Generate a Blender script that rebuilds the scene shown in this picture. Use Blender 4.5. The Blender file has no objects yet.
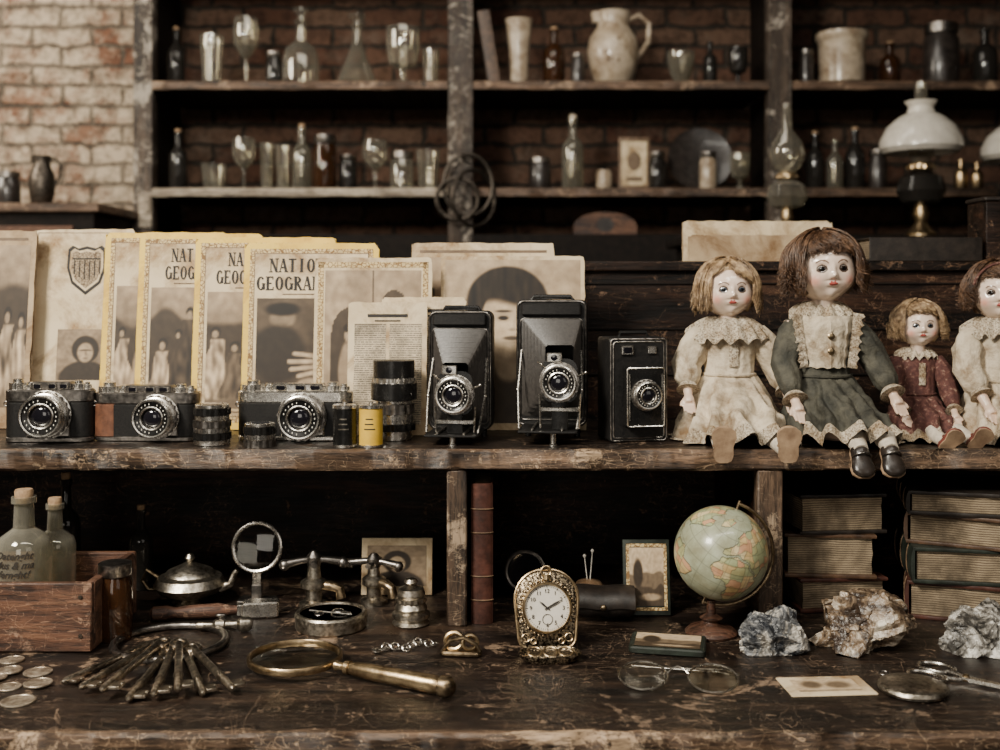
import bpy, bmesh, math, random
from mathutils import Vector, Matrix, noise
random.seed(7)
PI=math.pi; sin=math.sin; cos=math.cos; rad=math.radians
# F = focal length in pixels of the 1000 px wide picture, HY = eye level; y=0 is the front edge of the raised shelf
F=1100.; CY=-1.375; HY=290; EZ=1.322; CT=0.90; SH=1.122
COL=bpy.context.scene.collection
def SS(d): return (d-1.75-CY)/F          # metres per pixel on the plane y=d-1.75
def XC(px,py):
    q=F*(EZ-CT)/(py-HY); return Vector(((px-500)/F*q, CY+q, CT))
def XS(px,d): return Vector(((px-500)*SS(d), d-1.75, SH))
def DD(p): return p.y+1.75
def T(x=0,y=0,z=0): return Matrix.Translation((x,y,z))
def R(a,ax): return Matrix.Rotation(rad(a),4,ax)
def rrect(sx,sy,r,n=3,rt=None):
    r=max(1e-5,min(r,sx/2-1e-5,sy/2-1e-5)); rt=r if rt is None else max(1e-5,min(rt,sx/2-1e-5,sy-r-1e-5)); P=[]
    for cx,cy,a0,q in ((sx/2-rt,sy/2-rt,0,rt),(-sx/2+rt,sy/2-rt,90,rt),(-sx/2+r,-sy/2+r,180,r),(sx/2-r,-sy/2+r,270,r)):
        for i in range(n+1):
            a=rad(a0+90*i/n); P.append((cx+q*cos(a),cy+q*sin(a)))
    return P
class MB:
    def __init__(s): s.v=[];s.f=[];s.mi=[]
    def add(s,vs,fs,mi=0,m=None):
        o=len(s.v)
        if m is None: s.v+=[Vector(v) for v in vs]
        else: s.v+=[m@Vector(v) for v in vs]
        s.f+=[[i+o for i in f] for f in fs]; s.mi+=[mi]*len(fs); return s
    def loft(s,rings,mi=0,cap=(1,1),closed=True,m=None,loop=False):
        n=len(rings[0]);K=len(rings);vs=[p for r in rings for p in r];fs=[]
        for i in range(K if loop else K-1):
            a=i*n;b=((i+1)%K)*n
            for j in range(n if closed else n-1):
                k=(j+1)%n; fs.append([a+j,a+k,b+k,b+j])
        if not loop and closed:
            if cap[0]: fs.append(list(range(n))[::-1])
            if cap[1]: fs.append([(K-1)*n+j for j in range(n)])
        return s.add(vs,fs,mi,m)
    def rbox(s,x,y,z,sx,sy,sz,r=.001,b=.0008,mi=0,m=None,n=3):
        b=min(b,sz*.45,sx*.45,sy*.45); rg=[]
        for zz,ins in ((-sz/2,b),(-sz/2+b,0),(sz/2-b,0),(sz/2,b)):
            rg.append([(x+p[0],y+p[1],z+zz) for p in rrect(sx-2*ins,sy-2*ins,max(r-ins,1e-4),n)])
        return s.loft(rg,mi,m=m)
    def lathe(s,prof,n=24,mi=0,m=None,cap=(1,1)):
        return s.loft([[(max(r,1e-5)*cos(2*PI*j/n),max(r,1e-5)*sin(2*PI*j/n),z) for j in range(n)] for r,z in prof],mi,cap,m=m)
    def gear(s,r,z0,z1,n=36,k=.95,mi=0,m=None):
        return s.loft([[((r if (j//2)%2 else r*k)*cos(PI*j/n),(r if (j//2)%2 else r*k)*sin(PI*j/n),z) for j in range(2*n)] for z in (z0,z1)],mi,m=m)
    def tube(s,pts,r,n=8,mi=0,loop=False,m=None,flat=1):
        pts=[Vector(p) for p in pts];K=len(pts)
        rs=r if isinstance(r,(list,tuple)) else [r]*K
        tg=[]
        for i in range(K):
            a=pts[i-1] if (i>0 or loop) else pts[i]; b=pts[(i+1)%K] if (i<K-1 or loop) else pts[i]
            t=(b-a); tg.append(t.normalized() if t.length>1e-9 else Vector((0,0,1)))
        u=tg[0].orthogonal().normalized(); rg=[]
        if loop:
            nrm=sum(((pts[i]-pts[0]).cross(pts[(i+1)%K]-pts[0]) for i in range(K)),Vector())
            if nrm.length>1e-12: u=nrm.normalized()
        for i in range(K):
            u=(u-tg[i]*u.dot(tg[i]))
            u=u.normalized() if u.length>1e-6 else tg[i].orthogonal().normalized()
            w=tg[i].cross(u)
            rg.append([pts[i]+(u*cos(2*PI*j/n)*flat+w*sin(2*PI*j/n))*rs[i] for j in range(n)])
        return s.loft(rg,mi,loop=loop,m=m)
    def torus(s,Rr,r,m=None,n=32,k=8,mi=0,sx=1,sy=1):
        return s.tube([(Rr*sx*cos(2*PI*i/n),Rr*sy*sin(2*PI*i/n),0) for i in range(n)],r,k,mi,True,m)
    def ball(s,c,r,n=16,k=10,mi=0,m=None):
        if not isinstance(r,(list,tuple)): r=(r,r,r)
        rg=[[(c[0]+r[0]*max(sin(PI*i/k),1e-4)*cos(2*PI*j/n),c[1]+r[1]*max(sin(PI*i/k),1e-4)*sin(2*PI*j/n),c[2]-r[2]*cos(PI*i/k)) for j in range(n)] for i in range(k+1)]
        return s.loft(rg,mi,m=m)
    def plate(s,poly,z0,z1,mi=0,m=None):
        return s.loft([[(p[0],p[1],z) for p in poly] for z in (z0,z1)],mi,m=m)
    def flat(s,poly,y,mi=0,m=None):
        return s.add([(p[0],y,p[1]) for p in poly],[list(range(len(poly)))],mi,m)
    def rect(s,x0,z0,x1,z1,y,mi=0,m=None): return s.flat([(x0,z0),(x1,z0),(x1,z1),(x0,z1)],y,mi,m)
    def ell(s,cx,cz,rx,rz,y,mi=0,n=20,a0=0,a1=360,m=None): return s.flat([(cx+rx*cos(rad(a0+(a1-a0)*i/n)),cz+rz*sin(rad(a0+(a1-a0)*i/n))) for i in range(n)],y,mi,m)
    def mesh(s,name,mats,sharp=40,recalc=True):
        me=bpy.data.meshes.new(name); me.from_pydata([tuple(v) for v in s.v],[],s.f)
        for m in (mats if isinstance(mats,(list,tuple)) else [mats]): me.materials.append(m)
        me.polygons.foreach_set('material_index',s.mi)
        me.polygons.foreach_set('use_smooth',[True]*len(s.f))
        if recalc:
            bm=bmesh.new(); bm.from_mesh(me); bmesh.ops.recalc_face_normals(bm,faces=bm.faces); bm.to_mesh(me); bm.free()
        me.set_sharp_from_angle(angle=rad(sharp)); return me
    def build(s,name,mats,parent=None,sharp=40,recalc=True,label=None):
        o=bpy.data.objects.new(name,s.mesh(name,mats,sharp,recalc)); COL.objects.link(o)
        if parent: o.parent=parent
        if label: o['label']=label
        return o
def thing(name,label,cat,loc=(0,0,0),rz=0,group=None,rx=0,ry=0):
    o=bpy.data.objects.new(name,None); o.empty_display_size=.02; COL.objects.link(o); o.location=loc; o.rotation_euler=(rad(rx),rad(ry),rad(rz))
    o['label']=label;o['category']=cat
    if group:o['group']=group
    return o
def tag(o,label,cat,group=None,loc=None,rz=None):
    o['label']=label;o['category']=cat
    if group:o['group']=group
    if loc is not None:o.location=loc
    if rz is not None:o.rotation_euler.z=rad(rz)
    return o
def struct(o): o['kind']='structure'; return o
def copy_tree(o,parent=None):
    c=o.copy(); COL.objects.link(c); c.parent=parent
    for ch in list(o.children): copy_tree(ch,c)
    return c
def remesh(mb,name,mats,parent,vox,it=3):
    me=mb.mesh(name,mats); t=bpy.data.objects.new('tmp',me); COL.objects.link(t)
    m=t.modifiers.new('r','REMESH'); m.mode='VOXEL'; m.voxel_size=vox; m.use_smooth_shade=True
    k=t.modifiers.new('s','SMOOTH'); k.iterations=it; k.factor=.5
    dg=bpy.context.evaluated_depsgraph_get(); dg.update()
    n=bpy.data.meshes.new_from_object(t.evaluated_get(dg)); n.name=name
    bpy.data.objects.remove(t)
    if not n.materials: n.materials.append(mats if not isinstance(mats,list) else mats[0])
    o=bpy.data.objects.new(name,n); COL.objects.link(o); o.parent=parent; return o
def text_mb(txt,size,shear=0,fn=None,align='CENTER',off=.012):
    c=bpy.data.curves.new('t','FONT'); c.body=txt; c.size=size; c.shear=shear; c.align_x=align; c.resolution_u=3; c.offset=size*off
    o=bpy.data.objects.new('t',c); COL.objects.link(o)
    dg=bpy.context.evaluated_depsgraph_get(); dg.update()
    me=bpy.data.meshes.new_from_object(o.evaluated_get(dg)); bpy.data.objects.remove(o)
    mb=MB(); mb.add([ (fn(v.co) if fn else v.co) for v in me.vertices],[list(p.vertices) for p in me.polygons]); return mb
# ---------------------------------------------------------------- materials
def nt(name):
    m=bpy.data.materials.new(name); m.use_nodes=True; t=m.node_tree; return m,t,t.nodes['Principled BSDF'],t.nodes,t.links
def c4(c): return (c[0],c[1],c[2],1)
def ramp(N,L,fac,stops):
    r=N.new('ShaderNodeValToRGB'); e=r.color_ramp.elements
    e[0].position=stops[0][0];e[0].color=c4(stops[0][1]); e[1].position=stops[-1][0];e[1].color=c4(stops[-1][1])
    for p,c in stops[1:-1]:
        q=e.new(p); q.color=c4(c)
    L.new(fac,r.inputs[0]); return r.outputs[0]
def coords(N,L,st=(1,1,1)):
    tc=N.new('ShaderNodeTexCoord'); mp=N.new('ShaderNodeMapping'); mp.inputs['Scale'].default_value=st
    L.new(tc.outputs['Object'],mp.inputs[0]); return mp.outputs[0]
def nz(N,L,vec,sc,det=6,ro=.6,dist=0):
    n=N.new('ShaderNodeTexNoise'); n.inputs['Scale'].default_value=sc; n.inputs['Detail'].default_value=det; n.inputs['Roughness'].default_value=ro; n.inputs['Distortion'].default_value=dist
    L.new(vec,n.inputs['Vector']); return n.outputs['Fac']
def math_(N,L,op,a,b=None,c=None):
    n=N.new('ShaderNodeMath'); n.operation=op
    for i,x in enumerate((a,b,c)):
        if x is None: continue
        if isinstance(x,(int,float)): n.inputs[i].default_value=x
        else: L.new(x,n.inputs[i])
    return n.outputs[0]
def mixc(N,L,f,a,b,bt='MIX'):
    n=N.new('ShaderNodeMix'); n.data_type='RGBA'; n.blend_type=bt
    for s,x in ((0,f),(6,a),(7,b)):
        if isinstance(x,(int,float)): n.inputs[s].default_value=x
        elif isinstance(x,tuple): n.inputs[s].default_value=c4(x)
        else: L.new(x,n.inputs[s])
    return n.outputs[2]
def bump(N,L,P,h,st,dist=.001):
    b=N.new('ShaderNodeBump'); b.inputs['Strength'].default_value=st; b.inputs['Distance'].default_value=dist
    L.new(h,b.inputs['Height']); L.new(b.outputs[0],P.inputs['Normal'])
def mat(name,c1,c2=None,c3=None,rough=.5,metal=0,sc=40,st=(1,1,1),bm=.3,bs=None,lo=.35,hi=.65,coat=0,rv=.12,dist=.001,det=6,stain=None,ssc=9,sq=.5,spec=.5):
    m,t,P,N,L=nt(name); v=coords(N,L,st); n=nz(N,L,v,sc,det)
    if c2 is None: c2=tuple(x*.7 for x in c1)
    stops=[(lo,c1),(hi,c2)]+([(min(hi+.13,1),c3)] if c3 else [])
    c=ramp(N,L,n,stops)
    if stain:
        sn=nz(N,L,v,ssc,9,.7,.5); c=mixc(N,L,1.0,c,ramp(N,L,sn,[(sq-.14,stain),(sq+.06,(1,1,1))]),'MULTIPLY')
    L.new(c,P.inputs['Base Color'])
    n2=nz(N,L,v,bs or sc*2.5,4)
    L.new(math_(N,L,'MULTIPLY_ADD',n2,rv*2,rough-rv),P.inputs['Roughness'])
    P.inputs['Metallic'].default_value=metal; P.inputs['Specular IOR Level'].default_value=spec
    if coat: P.inputs['Coat Weight'].default_value=coat; P.inputs['Coat Roughness'].default_value=.1
    if bm: bump(N,L,P,n2,bm,dist)
    return m
def attrmat(name,rough=.3,coat=.3,dirt=.25,dsc=120):
    m,t,P,N,L=nt(name); a=N.new('ShaderNodeAttribute'); a.attribute_name='Col'
    v=coords(N,L); n=nz(N,L,v,dsc,6)
    L.new(mixc(N,L,dirt,a.outputs['Color'],ramp(N,L,n,[(.35,(.5,.42,.35)),(.6,(1,1,1))]),'MULTIPLY'),P.inputs['Base Color'])
    P.inputs['Roughness'].default_value=rough; P.inputs['Coat Weight'].default_value=coat; P.inputs['Coat Roughness'].default_value=.12
    return m
def woodmat(name,c1,c2,c3,ax='x',rough=.42,sc=5,bm=.5,lo=.38,mid=.55,hi=.72,wear=(.20,.14,.09),wq=.68,scr=.8,spec=.5):
    st={'x':(1,10,10),'z':(10,10,1),'y':(10,1,10)}[ax]
    m,t,P,N,L=nt(name); v=coords(N,L,st); v1=coords(N,L,(1,1,1))
    g=nz(N,L,v,sc,10,.65,.6); base=ramp(N,L,g,[(lo,c1),(mid,c2),(hi,c3)])
    w=nz(N,L,v1,7,12,.78,.4); wm=ramp(N,L,w,[(wq-.02,(0,0,0)),(wq+.012,(1,1,1))])
    w2=nz(N,L,v1,34,8,.7,.2); wm2=ramp(N,L,w2,[(.63,(0,0,0)),(.66,(.8,.8,.8))]); wm=math_(N,L,'MAXIMUM',wm,wm2)
    fine=nz(N,L,v,sc*7,6,.7); dk=ramp(N,L,fine,[(.38,(.2,.2,.2)),(.52,(1,1,1))])
    c=mixc(N,L,wm,base,wear)
    s1=nz(N,L,coords(N,L,(2,9,9) if ax!='z' else (9,9,2)),5,2,.5,1.2); s2=nz(N,L,coords(N,L,(9,3,6)),4,2,.5,.8); gate=nz(N,L,v1,11,3)
    sl=math_(N,L,'MAXIMUM',ramp(N,L,s1,[(.485,(0,0,0)),(.49,(1,1,1)),(.495,(0,0,0))]),ramp(N,L,s2,[(.516,(0,0,0)),(.52,(1,1,1)),(.524,(0,0,0))]))
    s3=nz(N,L,coords(N,L,(3,14,10)),7,2,.5,1.0); sl=math_(N,L,'MAXIMUM',sl,ramp(N,L,s3,[(.455,(0,0,0)),(.46,(1,1,1)),(.465,(0,0,0))]))
    sl=math_(N,L,'MULTIPLY',sl,math_(N,L,'MULTIPLY',ramp(N,L,gate,[(.42,(0,0,0)),(.52,(1,1,1))]),scr))
    c=mixc(N,L,sl,c,tuple(x*1.35 for x in wear)); c=mixc(N,L,.85,c,dk,'MULTIPLY')
    L.new(c,P.inputs['Base Color']); P.inputs['Specular IOR Level'].default_value=spec
    r=nz(N,L,v1,18,8,.7); L.new(math_(N,L,'MULTIPLY_ADD',r,.7,rough-.34),P.inputs['Roughness'])
    h=math_(N,L,'ADD',math_(N,L,'MULTIPLY',g,.6),math_(N,L,'ADD',math_(N,L,'MULTIPLY',fine,.4),math_(N,L,'MULTIPLY',wm,-.25)))
    bump(N,L,P,h,bm,.004); return m
def brickmat():
    m,t,P,N,L=nt('brick'); tc=N.new('ShaderNodeTexCoord'); sp=N.new('ShaderNodeSeparateXYZ'); L.new(tc.outputs['Object'],sp.inputs[0]); v=coords(N,L)
    wob=nz(N,L,v,14,6,.6); wb=math_(N,L,'MULTIPLY',math_(N,L,'SUBTRACT',wob,.5),.05)
    cb=N.new('ShaderNodeCombineXYZ'); L.new(math_(N,L,'ADD',math_(N,L,'ADD',sp.outputs[0],sp.outputs[1]),wb),cb.inputs[0]); L.new(math_(N,L,'ADD',sp.outputs[2],wb),cb.inputs[1])
    b=N.new('ShaderNodeTexBrick'); L.new(cb.outputs[0],b.inputs['Vector'])
    b.inputs['Color1'].default_value=(.20,.075,.04,1); b.inputs['Color2'].default_value=(.34,.20,.13,1); b.inputs['Mortar'].default_value=(.10,.08,.06,1)
    b.inputs['Scale'].default_value=1; b.inputs['Brick Width'].default_value=.23; b.inputs['Row Height'].default_value=.075; b.inputs['Mortar Size'].default_value=.009; b.inputs['Mortar Smooth'].default_value=.5
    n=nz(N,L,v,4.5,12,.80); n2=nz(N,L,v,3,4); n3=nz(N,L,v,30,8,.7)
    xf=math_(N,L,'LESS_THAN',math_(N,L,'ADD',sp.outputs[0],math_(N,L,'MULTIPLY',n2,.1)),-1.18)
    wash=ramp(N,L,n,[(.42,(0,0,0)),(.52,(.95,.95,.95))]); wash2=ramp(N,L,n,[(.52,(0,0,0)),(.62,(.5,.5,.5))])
    washed=mixc(N,L,wash,b.outputs['Color'],(.72,.60,.45)); dkb=mixc(N,L,wash2,b.outputs['Color'],(.34,.27,.21))
    dark=mixc(N,L,.50,dkb,(.022,.016,.012)); c=mixc(N,L,xf,dark,washed)  # whitewashed brick left of the shelving, darker toned brick behind it
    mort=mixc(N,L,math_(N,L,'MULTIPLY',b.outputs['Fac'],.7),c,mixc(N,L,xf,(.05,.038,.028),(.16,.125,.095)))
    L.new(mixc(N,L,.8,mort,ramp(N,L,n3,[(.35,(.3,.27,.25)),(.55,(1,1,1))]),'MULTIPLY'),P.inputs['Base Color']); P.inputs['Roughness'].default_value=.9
    h=math_(N,L,'SUBTRACT',math_(N,L,'ADD',math_(N,L,'MULTIPLY',n,.5),math_(N,L,'MULTIPLY',n3,.5)),math_(N,L,'MULTIPLY',b.outputs['Fac'],1.3)); bump(N,L,P,h,1,.03); return m
def printmat(name,paper,ink,rows,amp=.5,wsc=220,th=.46,bmp=0):
    m,t,P,N,L=nt(name); tc=N.new('ShaderNodeTexCoord'); sp=N.new('ShaderNodeSeparateXYZ'); L.new(tc.outputs['Object'],sp.inputs[0]); v=coords(N,L)
    zz=math_(N,L,'MULTIPLY',sp.outputs[2],rows)
    if bmp: zz=math_(N,L,'ADD',zz,math_(N,L,'MULTIPLY',nz(N,L,v,20,3),1.6))
    fr=math_(N,L,'FRACT',zz); row=math_(N,L,'FLOOR',zz)
    on=math_(N,L,'LESS_THAN',fr,amp); cb=N.new('ShaderNodeCombineXYZ'); L.new(math_(N,L,'MULTIPLY',sp.outputs[0],wsc),cb.inputs[0]); L.new(math_(N,L,'MULTIPLY',row,7.3),cb.inputs[1])
    n=nz(N,L,cb.outputs[0],1.6,1); w=math_(N,L,'GREATER_THAN',n,th)
    s=nz(N,L,v,18,8,.65)
    pc=ramp(N,L,s,[(.38,tuple(x*.35 for x in paper)),(.58,paper)])
    L.new(mixc(N,L,math_(N,L,'MULTIPLY',math_(N,L,'MULTIPLY',on,w),.8),pc,ink),P.inputs['Base Color']); P.inputs['Roughness'].default_value=.75
    if bmp: bump(N,L,P,fr,.5,.002)
    return m
def ornament(name,a,b,sc=190,e0=.05,e1=.12):
    m,t,P,N,L=nt(name); v=coords(N,L); k=N.new('ShaderNodeTexVoronoi'); k.feature='DISTANCE_TO_EDGE'; k.inputs['Scale'].default_value=sc; L.new(v,k.inputs['Vector'])
    s=nz(N,L,v,18,8,.65); pa=ramp(N,L,s,[(.3,tuple(x*.7 for x in a)),(.6,a)])
    L.new(mixc(N,L,ramp(N,L,k.outputs['Distance'],[(e0,(1,1,1)),(e1,(0,0,0))]),pa,b),P.inputs['Base Color']); P.inputs['Roughness'].default_value=.7; return m
def thin(name,tint,diff=0,dc=(.6,.58,.5),edge=.7,base=.05):
    m,t,P,N,L=nt(name); N.remove(P); out=N['Material Output']
    v=coords(N,L); n=nz(N,L,v,60,5,.7)
    tr=N.new('ShaderNodeBsdfTransparent'); L.new(ramp(N,L,n,[(.3,tint),(.7,tuple(x*.93 for x in tint))]),tr.inputs[0])
    gl=N.new('ShaderNodeBsdfGlossy'); gl.inputs['Roughness'].default_value=.05; gl.inputs[0].default_value=(1,.98,.93,1)
    lw=N.new('ShaderNodeLayerWeight'); lw.inputs[0].default_value=.5
    fac=math_(N,L,'MULTIPLY_ADD',math_(N,L,'POWER',lw.outputs['Facing'],3.0),edge,base)
    sh=tr.outputs[0]
    if diff:
        df=N.new('ShaderNodeBsdfDiffuse'); df.inputs[0].default_value=c4(dc); mx_=N.new('ShaderNodeMixShader')
        L.new(math_(N,L,'MULTIPLY_ADD',math_(N,L,'MULTIPLY',lw.outputs['Facing'],lw.outputs['Facing']),diff*3,math_(N,L,'MULTIPLY',n,diff*1.6)),mx_.inputs[0]); L.new(sh,mx_.inputs[1]); L.new(df.outputs[0],mx_.inputs[2]); sh=mx_.outputs[0]
    m2=N.new('ShaderNodeMixShader'); L.new(fac,m2.inputs[0]); L.new(sh,m2.inputs[1]); L.new(gl.outputs[0],m2.inputs[2]); L.new(m2.outputs[0],out.inputs[0]); return m

M={}
M['desk']=woodmat('desk_wood',(.004,.003,.0025),(.018,.011,.008),(.06,.036,.022),'x',rough=.38,sc=4,wear=(.28,.19,.125),wq=.60)
M['edge']=woodmat('worn_edge_wood',(.015,.009,.006),(.10,.06,.036),(.34,.21,.125),'x',rough=.5,sc=5,wear=(.46,.32,.20),wq=.56)
M['deskz']=woodmat('post_wood',(.015,.009,.006),(.09,.055,.034),(.26,.165,.10),'z',rough=.55,sc=5,wear=(.36,.26,.17),wq=.57)
M['panel']=woodmat('panel_wood',(.003,.002,.0015),(.022,.011,.007),(.085,.038,.02),'x',rough=.5,sc=3,wear=(.19,.11,.065),wq=.65,spec=.25)
M['crate']=woodmat('crate_wood',(.025,.011,.007),(.12,.052,.028),(.27,.135,.072),'x',rough=.55,sc=6,wear=(.32,.19,.12),wq=.62)
M['shelf']=woodmat('back_shelf_wood',(.03,.017,.011),(.13,.075,.045),(.30,.19,.12),'x',rough=.6,sc=3,wear=(.38,.26,.17),wq=.58)
M['pale']=woodmat('pale_worn_wood',(.25,.20,.15),(.5,.42,.32),(.65,.57,.46),'x',rough=.65,sc=3,wear=(.7,.62,.5))
M['backpost']=woodmat('back_post_wood',(.012,.008,.006),(.055,.036,.024),(.15,.105,.073),'z',rough=.65,sc=2,wear=(.40,.35,.29),wq=.565)
M['dark']=mat('dark_wood',(.004,.003,.0025),(.012,.008,.006),rough=.7,spec=.2)
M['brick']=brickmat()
M['floor']=woodmat('floor_boards',(.02,.012,.008),(.05,.03,.02),(.08,.05,.03),'y',rough=.5)
M['plaster']=mat('dark_plaster',(.06,.05,.04),(.04,.033,.028),rough=.9)
M['leather']=mat('black_leatherette',(.004,.004,.004),(.014,.0125,.0115),rough=.5,sc=350,bm=.6,bs=900,dist=.0006,spec=.3)
M['black']=mat('black_enamel',(.005,.005,.005),(.012,.011,.010),rough=.25,sc=60,bm=.05)
M['brownl']=mat('brown_leather',(.18,.075,.04),(.05,.022,.015),rough=.4,sc=60,bm=.4)
M['chrome']=mat('worn_chrome',(.92,.88,.80),(.60,.56,.50),rough=.27,metal=1,sc=90,bm=.1)
M['steel']=mat('dark_steel',(.36,.33,.30),(.12,.11,.10),rough=.34,metal=1,sc=120,bm=.15)
M['iron']=mat('old_iron',(.13,.11,.09),(.04,.033,.028),rough=.42,metal=.9,sc=120,bm=.3)
M['keym']=mat('key_bronze',(.72,.63,.50),(.20,.16,.12),rough=.33,metal=1,sc=150,bm=.25)
M['brass']=mat('aged_brass',(.62,.47,.28),(.24,.165,.09),rough=.33,metal=1,sc=70,bm=.15)
M['brassd']=mat('dark_brass',(.36,.27,.165),(.10,.072,.045),rough=.36,metal=1,sc=90,bm=.25)
M['silver']=mat('tarnished_silver',(.66,.60,.50),(.20,.17,.13),rough=.33,metal=1,sc=160,bm=.35)
M['white']=mat('white_mark',(.85,.81,.72),(.7,.66,.58),rough=.5,bm=0)
M['lensg']=mat('lens_glass',(.004,.004,.006),(.010,.009,.012),rough=.05,rv=.01,coat=.6,bm=0,sc=8)
def glass(name,c,tr=.9,rough=.06):
    m,t,P,N,L=nt(name); v=coords(N,L); n=nz(N,L,v,30,4)
    L.new(ramp(N,L,n,[(.3,c),(.7,tuple(x*.85 for x in c))]),P.inputs['Base Color'])
    P.inputs['Roughness'].default_value=rough; P.inputs['Transmission Weight'].default_value=tr; P.inputs['IOR'].default_value=1.45; return m
M['glass']=thin('clear_glass',(.90,.89,.84),.045,(.78,.74,.66),.9,.07)
M['glassf']=thin('clean_glass',(.97,.97,.94),0,edge=.35,base=.05)
M['glassb']=glass('brown_glass',(.16,.07,.03),.8)
M['glassd']=glass('dark_glass',(.05,.045,.04),.6,.08)
M['glassg']=thin('grey_glass',(.72,.70,.62),.10,(.58,.55,.47),.7,.06)
M['misty']=thin('misty_glass',(.80,.79,.71),.11,(.70,.66,.56),.7,.06)
M['milk']=mat('milk_glass',(.78,.73,.64),(.64,.59,.51),rough=.22,bm=0,coat=.4)
M['cream']=mat('cream_ceramic',(.60,.50,.37),(.40,.32,.235),rough=.32,sc=25,bm=.05,coat=.3,stain=(.45,.37,.29),ssc=14)
M['darkcer']=mat('dark_ceramic',(.04,.032,.028),(.015,.012,.011),rough=.3,bm=.05,coat=.3)
M['cork']=mat('cork',(.42,.28,.16),(.25,.15,.08),rough=.85,sc=200,bm=.5)
M['paper']=mat('old_paper',(.60,.465,.28),(.76,.62,.41),rough=.8,sc=16,bm=.3,lo=.3,hi=.55,stain=(.34,.22,.12),ssc=11,sq=.475)
M['paper2']=mat('brown_paper',(.36,.25,.145),(.54,.41,.26),rough=.8,sc=14,bm=.3,stain=(.40,.28,.17),ssc=12,sq=.48)
M['yellow']=mat('yellow_cover',(.70,.42,.045),(.88,.60,.10),rough=.6,sc=16,bm=.2,lo=.3,hi=.55,stain=(.5,.33,.18),ssc=13,sq=.42)
M['pages']=printmat('page_edges',(.44,.34,.22),(.09,.06,.038),330,.42,8,.3,1)
M['ink']=mat('printing_ink',(.015,.012,.010),(.028,.022,.018),rough=.7,bm=0)
M['inkbr']=mat('brown_ink',(.13,.085,.05),(.2,.14,.09),rough=.7,bm=0)
M['orn']=ornament('ornamental_border',(.72,.54,.27),(.22,.12,.04),200)
M['ornd']=ornament('dark_ornament',(.42,.32,.2),(.10,.06,.03),260)
M['text']=printmat('printed_text',(.68,.56,.39),(.05,.038,.026),330,.5,420,.42)
M['pic1']=mat('picture_dark',(.02,.018,.016),(.10,.08,.06),(.40,.33,.24),rough=.6,sc=30,bm=0,lo=.36,hi=.52,det=3)
M['paint']=attrmat('printed_picture',.6,0,.4,60)
for k,c in (('red',(.10,.034,.022)),('brn',(.13,.07,.038)),('grn',(.03,.04,.03)),('blk',(.028,.02,.015)),('tan',(.26,.16,.09))):
    M['bk_'+k]=mat('book_cloth_'+k,c,tuple(x*.4 for x in c),rough=.5,sc=60,bm=.4,stain=(.4,.35,.3),ssc=25)
def sstep(a,b,x):
    t=max(0,min(1,(x-a)/(b-a))); return t*t*(3-2*t)
def elf(u,v,cu,cv,ru,rv,s=.12): return 1-sstep(1-s,1+s,math.hypot((u-cu)/ru,(v-cv)/rv))
def sgd(u,v,a,b):
    dx,dy=b[0]-a[0],b[1]-a[1]; t=max(0,min(1,((u-a[0])*dx+(v-a[1])*dy)/(dx*dx+dy*dy))); return math.hypot(u-a[0]-t*dx,v-a[1]-t*dy),t
def painting(parent,name,x0,z0,x1,z1,y,fn,nx=70,ny=90):
    vs=[];cl=[];fs=[]
    for j in range(ny+1):
        for i in range(nx+1):
            u=i/nx;v=j/ny; vs.append((x0+(x1-x0)*u,y,z0+(z1-z0)*v)); g=max(0,min(1,fn(u,v)*(1+.20*noise.noise(Vector((u*14,v*14,3)))))); cl+=[.80*g**1.6+.003,.62*g**1.7+.002,.41*g**1.8+.0015,1]
    for j in range(ny):
        for i in range(nx): a=j*(nx+1)+i; fs.append([a,a+1,a+nx+2,a+nx+1])
    m=MB(); m.add(vs,fs); o=m.build(name,M['paint'],parent,recalc=False)
    o.data.color_attributes.new('Col','FLOAT_COLOR','POINT').data.foreach_set('color',cl); return o
def mx(a,b,t): return a+(b-a)*t
def p_portrait(u,v0):
    v=(v0-.64)/.92+.522
    g=.80-.22*abs(u-.5)+.10*noise.noise(Vector((u*3,v*3,1)))
    g=mx(g,.08+.07*noise.noise(Vector((u*26,v*7,1))),max(elf(u,v,.46,.63,.30,.24,.05),elf(u,v,.46,.48,.29,.22,.08)))
    sh=elf(u,v,.47,.0,.50,.27,.08); g=mx(g,.18,sh); g=mx(g,.62,elf(u,v,.47,.26,.12,.16,.15)*(v<.36))
    fc=elf(u,v,.485,.50,.215,.25,.05); hl=sstep(.61,.67,v+.30*abs(u-.36)**1.2); d=math.hypot((u-.47)/.24,(v-.50)/.27)
    fv=.95-.28*d*d; g=mx(g,fv,fc*(1-hl))
    if fc*(1-hl)>.3:
        for eu in (.43,.60):
            g=mx(g,.5,.5*elf(u,v,eu,.53,.055,.035,.6)); g=mx(g,.08,elf(u,v,eu,.522,.038,.015,.3)); g=mx(g,.18,elf(u,v,eu,.568,.055,.010,.5))
        g=mx(g,.40,.6*elf(u,v,.50,.445,.03,.010,.6)); g=mx(g,.66,.5*elf(u,v,.515,.485,.016,.05,.6))
        g=mx(g,.24,elf(u,v,.49,.388,.060,.014,.4)); g=mx(g,.6,.5*elf(u,v,.49,.36,.05,.012,.6))
    return g
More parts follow.
